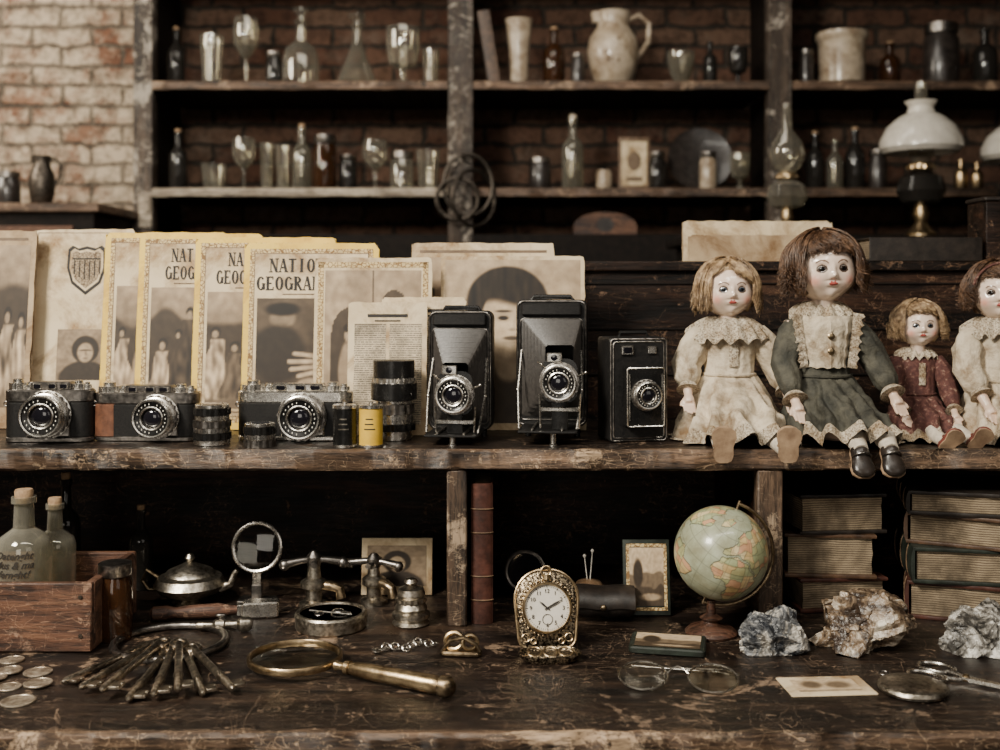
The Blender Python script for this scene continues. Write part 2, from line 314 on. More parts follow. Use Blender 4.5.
def p_hands(u,v):
    g=.16+.10*v+.08*noise.noise(Vector((u*5,v*5,8))); g=mx(g,.48,elf(u,v,.24,.82,.12,.09,.2)); g=mx(g,.10,elf(u,v,.2,.50,.26,.26,.15)); g=mx(g,.05,elf(u,v,.24,.90,.16,.06,.3))
    for ar,pc,fg in (((1.1,.60,.84,.44,.16,.11),(.74,.42,.15,.10),[(.64,.47,.36,.50),(.62,.43,.31,.43),(.63,.39,.33,.36),(.66,.36,.40,.30),(.72,.48,.56,.60)]),((.2,-.1,.46,.14,.15,.10),(.50,.19,.13,.09),[(.56,.25,.78,.30),(.58,.21,.84,.23),(.58,.17,.82,.16),(.55,.13,.76,.10)])):
        d,t=sgd(u,v,ar[:2],ar[2:4]); r=mx(ar[4],ar[5],t); g=mx(g,.55-.25*(d/r)**2,1-sstep(r*.8,r,d))
        g=mx(g,.72,elf(u,v,*pc,.2))
        for a in fg:
            d,t=sgd(u,v,a[:2],a[2:]); g=mx(g,.80-.5*(d/.026)**2,1-sstep(.018,.026,d))
    return g
def p_people(seed):
    r=random.Random(seed); fig=[(.10+.17*i+r.uniform(-.04,.04),r.uniform(.50,.78),r.uniform(.07,.11),r.choice((.10,.16,.55,.7,.30))) for i in range(6)]
    def f(u,v):
        g=mx(.30,.62,sstep(.5,.95,v))+.14*noise.noise(Vector((u*4,v*4,seed)))
        g=mx(g,.16,(1-sstep(-.02,.04,v-.72-.16*noise.noise(Vector((u*3,seed,1))))))
        g=mx(g,.34,1-sstep(.20,.24,v+.06*noise.noise(Vector((u*5,seed,1)))))
        for x,h,w,c in fig:
            wd=w*(1.7-1.0*sstep(h-.40,h-.08,v)); b=(1-sstep(wd*.85,wd,abs(u-x+.02*sin(v*20))))*(1-sstep(h-.06,h-.04,v))*sstep(.06,.10,v)
            g=mx(g,c*(1+.9*noise.noise(Vector((u*22,v*9,x)))),b); g=mx(g,.08,elf(u,v,x,h+.015,w*.50,w*.48,.15)); g=mx(g,.60,elf(u,v,x-.006,h-.008,w*.30,w*.36,.3))
        return g
    return f
def p_arch(u,v):
    g=.62+.14*noise.noise(Vector((u*4,v*4,5)))
    for cx,w,h in ((.27,.20,.74),(.72,.14,.86)):
        if abs(u-cx)<w and (v<h-w or math.hypot(u-cx,(v-(h-w)))<w) and v>.08: g=.12+.10*v
    g=mx(g,.75,elf(u,v,.27,.54,.06,.06,.15)); g=mx(g,.60,elf(u,v,.27,.28,.12,.23,.12)); g=mx(g,.08,elf(u,v,.27,.59,.075,.035,.2))
    if .60<u<.86 and .58<v<.80: g=.50
    if abs(u-.5)<.008 or abs(v-.05)<.01: g=.2
    return g
def p_bust(u,v):
    g=.50+.14*noise.noise(Vector((u*5,v*5,6))); g=mx(g,.12,elf(u,v,.5,.0,.46,.38,.08)); g=mx(g,.10,elf(u,v,.5,.60,.24,.27,.08)); g=mx(g,.76-.9*abs(u-.46),elf(u,v,.5,.54,.14,.19,.15))
    g=mx(g,.14,.8*elf(u,v,.5,.585,.11,.018,.5)); g=mx(g,.40,.6*elf(u,v,.51,.52,.02,.05,.5)); g=mx(g,.3,.7*elf(u,v,.5,.43,.05,.014,.5)); return g
def p_land(u,v):
    g=mx(.72,.85,v); g=mx(g,.38,1-sstep(-.02,.02,v-.55-.14*noise.noise(Vector((u*3,1,2))))); g=mx(g,.20,1-sstep(-.02,.02,v-.32-.12*noise.noise(Vector((u*5,4,2))))); g=mx(g,.14,elf(u,v,.25,.55,.14,.25,.2)); return mx(g,.65,elf(u,v,.6,.15,.3,.06,.3))

# ---------------------------------------------------------------- room
def bx(name,x0,x1,y0,y1,z0,z1,m,parent=None,b=.002):
    mb=MB(); mb.rbox((x0+x1)/2,(y0+y1)/2,(z0+z1)/2,x1-x0,y1-y0,z1-z0,b,b,n=1); return mb.build(name,m,parent)
struct(bx('floor',-3.2,3.2,-3.5,3.0,-.05,0,M['floor']))
struct(bx('ceiling',-3.2,3.2,-3.5,3.0,3.1,3.15,M['plaster']))
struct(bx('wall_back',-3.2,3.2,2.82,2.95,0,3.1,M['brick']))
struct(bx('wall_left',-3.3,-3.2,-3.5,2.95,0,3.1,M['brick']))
struct(bx('wall_right',3.2,3.3,-3.5,2.95,0,3.1,M['plaster']))
# ---------------------------------------------------------------- desk
def board(x0,x1,y0,y1,z0,z1,seed=0,n=160,amp=.002,mi_edge=1,mb=None,lip=.008):
    mb=mb or MB(); rg=[];b=.003
    prof=[(y1,z0),(y1,z1),(y0+b+lip,z1),(y0+b,z1),(y0,z1-b),(y0,z0+b),(y0+b,z0)]
    for i in range(n+1):
        x=x0+(x1-x0)*i/n; r=[]
        for j,(y,z) in enumerate(prof):
            if j>=3:
                q=noise.noise(Vector((x*14,j*3.1+seed,0)))*amp+noise.noise(Vector((x*60,j*5.1,seed)))*amp*.9-(max(0,noise.noise(Vector((x*17,seed+9,1)))-.2)*amp*8 if j in(3,4) else 0)
                y2=y-q if j in(4,5) else y+abs(q)*.7; z2=z-abs(q)*.8 if j==4 else (z+q*.4 if j==6 else z)
                r.append((x,y2,z2))
            elif j==2: r.append((x,y+.009*noise.noise(Vector((x*30,seed,4))),z))
            else: r.append((x,y,z))
        rg.append(r)
    st=len(mb.f); mb.loft(rg,0)
    k=len(prof)
    for f in range(n):
        for j in range(k):
            if j in(2,3,4,5): mb.mi[st+f*k+j]=mi_edge
    return mb
desk=thing('display_desk','long dark worn wooden display desk with a raised shelf over a scratched counter','desk',(0,0,0))
board(-1.05,1.05,-.331,.32,CT-.035,CT,3,n=400,amp=.0032).build('counter_top',[M['desk'],M['edge']],desk)
board(-1.05,1.05,0,.32,SH-.026,SH,11,n=400,amp=.0032).build('raised_shelf',[M['desk'],M['edge']],desk)
bx('counter_apron',-1.02,1.02,-.31,-.285,CT-.16,CT-.0352,M['desk'],desk)
ZLg=EZ+(HY-261)*SS(2.05)
bx('back_panel',-1.05,1.05,.32,.335,.25,ZLg-.015,M['panel'],desk)
bx('top_ledge',-.0,1.05,.31,.46,ZLg-.015,ZLg,M['panel'],desk)
mb=MB()
for z in (SH+.07,SH+.14,SH+.21): mb.rbox(0.0,.3185,z,2.08,.003,.0025,.0005,.0005)
mb.build('panel_groove',M['dark'],desk)
for px,w in ((457,.025),(769,.032)):
    x=(px-500)*SS(1.76)
    m=MB(); m.rbox(x,.014,(CT+SH-.026)/2,w,.022,SH-.026-CT,.002,.002,n=1); m.rbox(x,.17,(CT+SH-.026)/2,w*.6,.29,SH-.0262-CT,.002,.002,n=1,mi=1); m.build('divider',[M['deskz'],M['panel']],desk)
for x in (-1.0,1.0):
    for y in (-.26,.28):
        m=MB(); m.rbox(x,y,(CT-.0352)/2,.07,.07,CT-.0352,.004,.003,n=1); m.build('leg',M['deskz'],desk)
bx('lower_shelf',-1.0,1.0,-.28,.31,.22,.25,M['desk'],desk)

# ---------------------------------------------------------------- back shelving
DB=4.15; Y0=DB-1.75; SB=SS(DB)
Z2=EZ+(HY-188)*SB; Z1=EZ+(HY-81)*SB
un=thing('wall_shelving','tall open wooden shelving unit against the brick wall, holding glassware and crockery','shelving',(0,Y0,0))
def bxp(px): return (px-500)*SB
for a,b in ((133,152),(448,473),(769,792),(1090,1112)):
    m=MB(); m.rbox((bxp(a)+bxp(b))/2,.03,1.5,bxp(b)-bxp(a),.06,3.0,.003,.003,n=1); m.rbox((bxp(a)+bxp(b))/2,.25,1.5,.02,.34,3.0,.002,.002,n=1,mi=1); m.build('post',[M['backpost'],M['dark']],un)
for a,b in ((152,448),(473,769),(792,1090)):
    for z,mm in ((Z1,M['shelf']),(Z2,M['pale'] if a==152 else M['shelf']),(Z1+.42,M['shelf'])):
        m=board(bxp(a)+.001,bxp(b)-.001,-.005,.40,z-.030,z,a,60,.003); m.build('shelf_board',[M['dark'],mm],un)
    bx('base_cabinet',bxp(a)+.001,bxp(b)-.001,.002,.40,.0,EZ+(HY-234)*SB,M['dark'],un)
gl='glassware on the back shelves'
P={'tumbler':[(.72,0),(.78,.03),(1,1)],
'wine':[(.7,0),(.7,.02),(.12,.06),(.09,.38),(.5,.46),(.95,.62),(1,.8),(.86,1)],
'decanter':[(.8,0),(1,.05),(1,.33),(.85,.5),(.3,.62),(.24,.84),(.42,.9)],
'flask':[(.95,0),(1,.05),(.28,.6),(.2,.86),(.34,.92)],
'bottle':[(.9,0),(1,.03),(1,.55),(.9,.64),(.38,.75),(.34,.94),(.44,.95),(.44,1)],
'jar':[(.95,0),(1,.04),(1,.76),(.85,.84),(.85,.9)],
'crock':[(.85,0),(.95,.03),(1,.8),(1.05,.86),(1.12,.9),(1.12,1),(1,1)],
'bowl':[(.5,0),(.5,.08),(.8,.35),(1,.8),(1,1)],
'vase':[(.6,0),(.65,.05),(.7,.5),(.9,.9),(1,1)],
'goblet':[(.75,0),(.7,.04),(.2,.1),(.2,.25),(.8,.35),(1,.6),(1,.95),(.98,1)],
'pitcher':[(.62,0),(.72,.03),(.92,.25),(1,.45),(.9,.65),(.62,.8),(.6,.88),(.68,1)]}
def hollow(p,t):
    o=list(p); inn=[(max(r-t,1e-4),z) for r,z in p][::-1]; inn[-1]=(inn[-1][0],inn[-1][1]+t*1.5)
    return [(1e-5,o[0][1])]+o+inn+[(1e-5,inn[-1][1])]
def item(kind,name,label,cat,px,wpx,yt,d,z,m,lid=None,lidm=None,group=None):
    loc=Vector(((px-500)*SS(d),d-1.75,z)); h=EZ+(HY-yt)*SS(d)-z; r=wpx/2*SS(d)
    hh=h if lid is None else h*(.96 if lid!='ball' else .93)
    prof=[(a*r,b*hh) for a,b in P[kind]]
    th=max(.0012,r*.07)
    par=lid is not None or kind=='pitcher'
    root=thing(name,label,cat,loc,group=group) if par else None
    mb=MB(); mb.lathe(hollow(prof,th),28)
    if kind=='pitcher':
        mb.lathe([(.3*r,hh*.86),(.36*r,hh*1.0)],12,m=T(-r*.5,0,0))
    o=mb.build({'bottle':'bottle_body','jar':'jar_body','pitcher':'pitcher_body'}.get(kind,'vessel_body') if par else name,m,root)
    if lid=='cork':
        k=MB(); k.lathe([(.3*r,hh*.95),(.34*r,h*1.0),(.3*r,h*1.015)],14); k.build('cork',lidm or M['cork'],root)
    elif lid=='ball':
        k=MB(); k.lathe([(.2*r,hh*.9),(.18*r,hh*.98),(.42*r,h*.97),(.40*r,h*1.0),(.12*r,h*1.03)],16); k.build('stopper',lidm or m,root)
    elif lid=='cap':
        k=MB(); k.lathe([(.92*r,hh*.87),(.95*r,hh*.88),(.95*r,h*.99),(.85*r,h),(1e-4,h)],20); k.build('lid',lidm or M['steel'],root)
    if kind=='pitcher':
        k=MB(); k.tube([(r*.55,0,hh*.9),(r*1.0,0,hh*.97),(r*1.38,0,hh*.85),(r*1.35,0,hh*.6),(r*.93,0,hh*.38)],[r*.1]*5,8); k.build('handle',m,root)
    if not par: tag(o,label,cat,group,loc)
    return root or o
G=M['glass']
L1=[('tumbler','drinking_glass','thick clear tumbler on the upper back shelf beside the stemmed glass','glass',212,24,36,G,None),
('wine','stemmed_glass','tall clear stemmed glass on the upper back shelf, left bay','glass',246,26,18,G,None),
('decanter','glass_decanter','round shouldered clear decanter with stopper on the upper back shelf','decanter',301,37,9,G,'ball'),
('flask','glass_flask','conical clear flask with stopper on the upper back shelf','flask',357,42,15,G,'ball'),
('goblet','wide_goblet','wide clear goblet on the upper back shelf next to the post','glass',403,34,28,G,None),
('bottle','dark_bottle','slim dark bottle at the left end of the upper back shelf','bottle',176,18,28,M['glassd'],'cork'),
('jar','small_jar','small dark jar between the tall stemmed glass and the round decanter','jar',274,16,52,M['glassd'],'cap'),
('tumbler','short_glass','short clear glass at the right end of the upper left shelf','glass',431,18,50,G,None),
('vase','cream_vase','small flared cream vase on the upper back shelf beside the leaning book','vase',519,28,20,M['cream'],None),
('bottle','dark_bottle','dark bottle between the flared vase and the big cream pitcher','bottle',554,22,28,M['glassb'],'cork'),
('jar','small_jar','little dark jar touching the left side of the big cream pitcher','jar',578,14,54,M['darkcer'],'cap'),
('pitcher','cream_pitcher','large cream ceramic pitcher with floral spray on the upper back shelf','pitcher',613,52,13,M['cream'],None),
('bowl','grey_bowl','small grey bowl right of the cream pitcher','bowl',681,28,52,M['glassg'],None),
('bottle','dark_bottle','slim dark bottle between the grey bowl and the small dark goblet','bottle',710,14,42,M['glassd'],None),
('goblet','small_goblet','small dark goblet near the right post of the middle bay, upper shelf','glass',738,20,48,M['glassd'],None),
('jar','small_jar','small dark jar left of the white crock','jar',806,16,50,M['darkcer'],'cap'),
('crock','white_crock','squat white ceramic crock on the upper back shelf, right bay','crock',842,46,34,M['cream'],None),
('bottle','amber_bottle','small amber bottle beside the white crock','bottle',890,20,42,M['glassb'],'cork'),
('jar','dark_jar','dark lidded jar on the upper back shelf, right bay','jar',941,34,24,M['darkcer'],'cap'),
('bottle','dark_bottle','dark bottle at the right end of the upper back shelf','bottle',985,24,30,M['glassd'],None)]
L2=[('bottle','dark_bottle','narrow dark bottle at the left end of the pale back shelf','bottle',178,18,130,M['glassd'],'cork'),
('tumbler','short_glass','short clear glass on the pale back shelf next to the dark bottle','glass',214,26,164,G,None),
('wine','wine_glass','clear wine glass on the pale back shelf, left of the twin tumblers','glass',244,24,138,G,None),
('tumbler','tall_tumbler','left one of two tall clear tumblers standing together on the pale shelf','glass',267,15,143,G,None),
('tumbler','tall_tumbler','right one of two tall clear tumblers standing together on the pale shelf','glass',283,15,145,G,None),
('bottle','clear_bottle','clear corked bottle in the middle of the pale back shelf','bottle',302,20,125,M['glassg'],'cork'),
('jar','amber_jar','dark amber jar next to the clear corked bottle','jar',325,23,135,M['glassb'],'cap'),
('jar','small_jar','small dark jar between the amber jar and the goblet','jar',348,18,155,M['glassd'],'cap'),
('wine','wine_glass','wide clear stemmed glass at the right half of the pale back shelf','glass',375,26,140,G,None),
('jar','glass_jar','clear storage jar on the pale back shelf','jar',402,24,152,G,'cap'),
('tumbler','short_glass','clear glass beside the post at the right end of the pale shelf','glass',428,24,150,G,None),
('jar','dark_jar','squat dark jar at the left end of the middle lower shelf','jar',540,22,158,M['darkcer'],'cap'),
('bottle','clear_bottle','tall pale bottle with white cap on the lower back shelf, middle bay','bottle',573,22,116,M['glassg'],'cork'),
('jar','cream_pot','tiny cream pot beside the tall pale bottle','pot',604,16,168,M['cream'],None),
('jar','small_jar','small dark jar left of the round dark plate','jar',657,17,152,M['glassd'],'cap'),
('jar','white_cup','small white lidded cup in front of the round dark plate','cup',708,17,152,M['cream'],'cap'),
('goblet','small_goblet','small grey goblet right of the round dark plate','goblet',740,20,153,M['glassg'],None),
('bottle','dark_bottle','dark bottle beside the right post on the lower back shelf','bottle',815,18,132,M['glassd'],'cork'),
('bottle','dark_bottle','slim grey bottle second from the right post, lower back shelf','bottle',835,16,140,M['glassg'],None),
('bottle','dark_bottle','dark bottle third from the right post, lower back shelf','bottle',855,20,128,M['glassd'],'cork'),
('jar','dark_jar','short dark jar left of the white shaded lamp','jar',878,18,150,M['darkcer'],'cap'),
('bottle','amber_bottle','small amber bottle right of the white shaded lamp, lower back shelf','bottle',961,13,160,M['brass'],None),
('bottle','amber_bottle','brass coloured little bottle near the right edge, lower back shelf','bottle',977,12,163,M['brass'],None)]
for L_,z in ((L1,Z1),(L2,Z2)):
    for q,(k,n,l,c,px,w,yt,m,lid) in enumerate(L_): item(k,n,l,c,px,w,yt,DB+.07+.02*(q%2),z+.0003,m,lid,{True:M['cream']}.get('white cap' in l),group=gl)
pit=[o for o in bpy.data.objects if o.name.startswith('cream_pitcher')][0]
m=MB()
for i in range(9): m.ball((random.uniform(-.028,.03),-.082,random.uniform(.07,.15)),(.009,.004,.009),8,6)
m.build('floral_decoration',M['inkbr'],pit)
t=thing('leaning_book','tall brown book leaning against the middle post on the upper back shelf','book',(bxp(490)+.015,Y0+.11,Z1+.003),ry=-9)
m=MB(); m.rbox(0,0,.125,.034,.15,.245,.002,.002); m.build('pages',M['pages'],t); m=MB(); m.rbox(-.0195,0,.125,.004,.16,.25,.001,.001); m.rbox(.0195,0,.125,.004,.16,.25,.001,.001); m.rbox(0,-.082,.125,.042,.004,.25,.001,.001); m.build('cover',M['bk_brn'],t)
t=thing('framed_card','small framed cream card standing on the lower back shelf','picture',(bxp(634)*1.02,Y0+.07,Z2+.0003))
m=MB(); m.rbox(0,.006,.092,.108,.012,.184,.002,.002); m.build('frame',M['bk_tan'],t); m=MB(); m.rect(-.044,.015,.044,.169,-.001,0); m.ell(0,.10,.024,.034,-.0016,1); m.rect(-.028,.03,.028,.045,-.0016,1); m.build('picture',[M['paper'],M['inkbr']],t)
m=MB(); m.lathe([(.0001,0),(.075,0),(.113,.014),(.115,.018),(.075,.006),(.0001,.006)],36,m=T(0,0,.115)@R(80,'X')); tag(m.build('dark_plate',M['darkcer']),'round dark plate standing on edge on the lower back shelf','plate',loc=(bxp(708),Y0+.17,Z2))
t=thing('iron_hoops','pair of black iron hoops hanging on the shelving post','hoop',(bxp(464),Y0-.04,EZ+(HY-195)*SB))
m=MB(); m.torus(.105,.007,m=T(.015,0,.03)@R(90,'X')@R(10,'Y'),sx=.8); m.build('hoop',M['iron'],t)
m=MB(); m.torus(.095,.007,m=T(.035,-.016,-.015)@R(90,'X')@R(35,'Y'),sx=.9); m.build('hoop',M['iron'],t)
m=MB(); m.torus(.07,.008,m=T(-.02,-.030,-.02)@R(90,'X')@R(-30,'Z')); m.tube([(0,.04,.12),(0,-.025,.12),(0,-.035,.13)],.006,8); m.build('hook',M['iron'],t)
t=thing('wall_latch','pale metal latch fixed to the left shelving post','latch',(bxp(146),Y0-.012,EZ+(HY-210)*SB))
m=MB(); m.rbox(0,.004,0,.045,.006,.12,.003,.002); m.rbox(.01,-.006,.02,.018,.014,.055,.003,.002); m.build('plate',M['pale'],t)
zs=EZ+(HY-206)*SS(3.9)
t=thing('old_sideboard','reddish brown sideboard against the whitewashed brick at the far left','sideboard',(-1.70,2.15,0))
m=MB(); m.rbox(0,.1,zs-.014,.92,.46,.028,.004,.004); m.build('top',M['shelf'],t)
m=MB(); m.rbox(0,.1,(zs-.028)/2,.88,.42,zs-.0285,.004,.004); m.build('body',M['dark'],t)
for x in (-.2,.2):
    m=MB(); m.rbox(x,-.118,zs-.28,.36,.014,.42,.004,.004); m.build('door',M['crate'],t)
item('pitcher','dark_pitcher','dark metal pitcher on the sideboard in front of the pale bricks','pitcher',42,26,156,3.9,zs+.0003,M['iron'])
item('jar','dark_jar','low dark pot beside the pitcher on the sideboard','jar',8,24,172,3.95,zs+.0003,M['darkcer'],'cap')
t=thing('mantel_box','arched reddish wooden box behind the middle of the desk','box',(bxp(608)*.99,Y0+.1,EZ+(HY-234)*SB+.0003))
m=MB(); m.plate([(-.11,0),(.11,0),(.11,.03)]+[(.11*cos(rad(a)),.03+.05*sin(rad(a))) for a in range(10,180,10)]+[(-.11,.03)],-.04,.04,m=R(90,'X')); m.build('body',M['crate'],t)
m=MB(); m.ell(0,.035,.03,.025,-.041,0); m.build('dial',M['darkcer'],t)

# ---------------------------------------------------------------- cabinet with oil lamps (behind desk, right)
zl=EZ+(HY-238)*SS(3.5)
t=thing('lamp_stand','dark cabinet behind the desk carrying the oil lamps','cabinet',(1.25,1.75,0))
m=MB(); m.rbox(0,.03,zl-.012,1.5,.34,.024,.004,.004); m.build('top',M['dark'],t); m=MB(); m.rbox(0,.03,(zl-.024)/2,1.44,.3,zl-.0245,.004,.004); m.build('body',M['dark'],t)
def lamp(px,d,yt,label,shade=True):
    loc=Vector(((px-500)*SS(d),d-1.75,zl+.0003)); H=EZ+(HY-yt)*SS(d)-zl; t=thing('oil_lamp',label,'lamp',loc,group='oil lamps'); g=H/.40
    q=lambda pr:[(r*g*.93,z*g) for r,z in pr]
    m=MB(); m.lathe(q([(.042,0),(.042,.01),(.026,.025),(.016,.04),(.022,.06),(.015,.085)]),28); m.build('base',M['brass'],t)
    m=MB(); m.lathe(q([(.014,.083),(.05,.092),(.066,.120),(.056,.155),(.024,.172)]),28); m.build('oil_font',M['glassd'] if shade else M['glassg'],t)
    m=MB(); m.lathe(q([(.026,.170),(.034,.175),(.034,.188),(.018,.196)]),24); m.gear(.036*g,.176*g,.184*g,20,.9); m.build('burner',M['brass'],t)
    m=MB(); pr=q([(.022,.19),(.034,.215),(.036,.235),(.02,.27),(.016,.40)] if shade else [(.022,.19),(.045,.21),(.058,.25),(.048,.285),(.018,.32),(.014,.40)])
    m.lathe(pr+[(r-.0015,z) for r,z in pr[::-1]],24,cap=(0,0)); m.build('chimney',M['glass'],t)
    if shade:
        m=MB(); pr=q([(.098,.218),(.110,.230),(.109,.250),(.092,.283),(.062,.308),(.038,.320),(.033,.335),(.044,.350)])
        m.lathe(pr+[(r-.003,z) for r,z in pr[::-1]],36,cap=(0,0)); m.build('shade',M['milk'],t)
    return t
lamp(921,3.5,82,'brass oil lamp with a wide white glass shade behind the dolls')
lamp(787,3.45,104,'shadeless oil lamp with a bulbous clear chimney beside the right shelving post',False)
lamp(1020,3.55,94,'white shaded oil lamp cut by the right edge of the photo')

# ---------------------------------------------------------------- magazines
def NG(mb,txt,x,z,h,w,y,mi=0):
    Tk=.27;tn=.10
    def seg(a,b,wd):
        a=Vector(a);b=Vector(b);d=(b-a); p=Vector((wd/2,0)) if abs(d.y)>.2 else Vector((0,wd/2)); return [a-p,a+p,b+p,b-p]
    def arc(cx,cz,rx,rz,a0,a1,n=14):
        o=[];i=[]
        for k in range(n+1):
            a=rad(a0+(a1-a0)*k/n); o.append((cx+rx*cos(a),cz+rz*sin(a))); i.append((cx+(rx-Tk)*cos(a),cz+(rz-tn)*sin(a)))
        return [[o[k],o[k+1],i[k+1],i[k]] for k in range(n)]
    sf=lambda px,pz:[(px-.19,pz),(px+.19,pz),(px+.19,pz+(.07 if pz<.5 else -.07)),(px-.19,pz+(.07 if pz<.5 else -.07))]
    D={'N':([((.14,0),(.14,1),tn),((.14,1),(.76,0),Tk),((.76,0),(.76,1),tn)],[],[(.14,0),(.14,1),(.76,1)]),
    'A':([((.10,0),(.44,1),tn),((.44,1),(.78,0),Tk),((.24,.34),(.62,.34),tn)],[],[(.12,0),(.78,0)]),
    'T':([((.44,0),(.44,1),Tk),((.05,.94),(.85,.94),tn)],[],[(.44,0)]),
    'I':([((.44,0),(.44,1),Tk)],[],[(.44,0),(.44,1)]),
    'O':([],[(.45,.5,.43,.5,0,360)],[]),
    'L':([((.2,0),(.2,1),Tk),((.2,.05),(.8,.05),tn),((.78,0),(.78,.25),tn)],[],[(.2,0),(.2,1)]),
    'G':([((.76,.05),(.76,.42),Tk)],[(.46,.5,.43,.5,40,320)],[(.76,.44)]),
    'C':([],[(.46,.5,.43,.5,42,318)],[]),
    'E':([((.22,0),(.22,1),Tk),((.2,.05),(.8,.05),tn),((.2,.95),(.76,.95),tn),((.2,.5),(.62,.5),tn),((.78,0),(.78,.24),tn),((.74,.76),(.74,1),tn)],[],[(.2,0),(.2,1)]),
    'R':([((.22,0),(.22,1),Tk),((.42,.5),(.8,0),Tk)],[(.38,.75,.40,.25,-90,90)],[(.2,0),(.2,1),(.82,0)]),
    'P':([((.22,0),(.22,1),Tk)],[(.38,.74,.40,.26,-90,90)],[(.2,0),(.2,1)]),
    'H':([((.2,0),(.2,1),Tk),((.72,0),(.72,1),Tk),((.2,.5),(.72,.5),tn)],[],[(.2,0),(.2,1),(.72,0),(.72,1)])}
    for i,ch in enumerate(txt):
        q=[seg(*s) for s in D[ch][0]]
        for a in D[ch][1]: q+=arc(*a)
        q+=[sf(*s) for s in D[ch][2]]
        for k,pl in enumerate(q): mb.flat([(x+(i+p[0]*1.04)*w,z+p[1]*h) for p in pl],y-.00002*k,mi)
def frame(mb,x0,z0,x1,z1,t,y,mi):
    mb.rect(x0,z0,x1,z0+t,y,mi);mb.rect(x0,z1-t,x1,z1,y,mi);mb.rect(x0,z0,x0+t,z1,y,mi);mb.rect(x1-t,z0,x1,z1,y,mi)
def ragged(w,h,y0,y1,seed,amp=.0013):
    P_=[];n=30
    def q(a,b): return amp*noise.noise(Vector((a*60,b*60,seed)))-amp*2.6*max(0,noise.noise(Vector((a*25,b*25,seed+5)))-.2)
    for i in range(n): u=-w/2+w*i/n; P_.append((u,0+abs(q(u,0))*.3))
    for i in range(n): u=h*i/n; P_.append((w/2+q(9,u),u))
    for i in range(n): u=w/2-w*i/n; P_.append((u,h+q(u,7)))
    for i in range(n): u=h-h*i/n; P_.append((-w/2-q(3,u)*.6,u))
    c=random.Random(seed)
    for cx in (2*n,3*n): P_[cx]=(P_[cx][0]*(1-c.uniform(.01,.04)),P_[cx][1]-c.uniform(.001,.005))
    return [[(p[0],y,p[1]) for p in P_] for y in (y0,y1)]
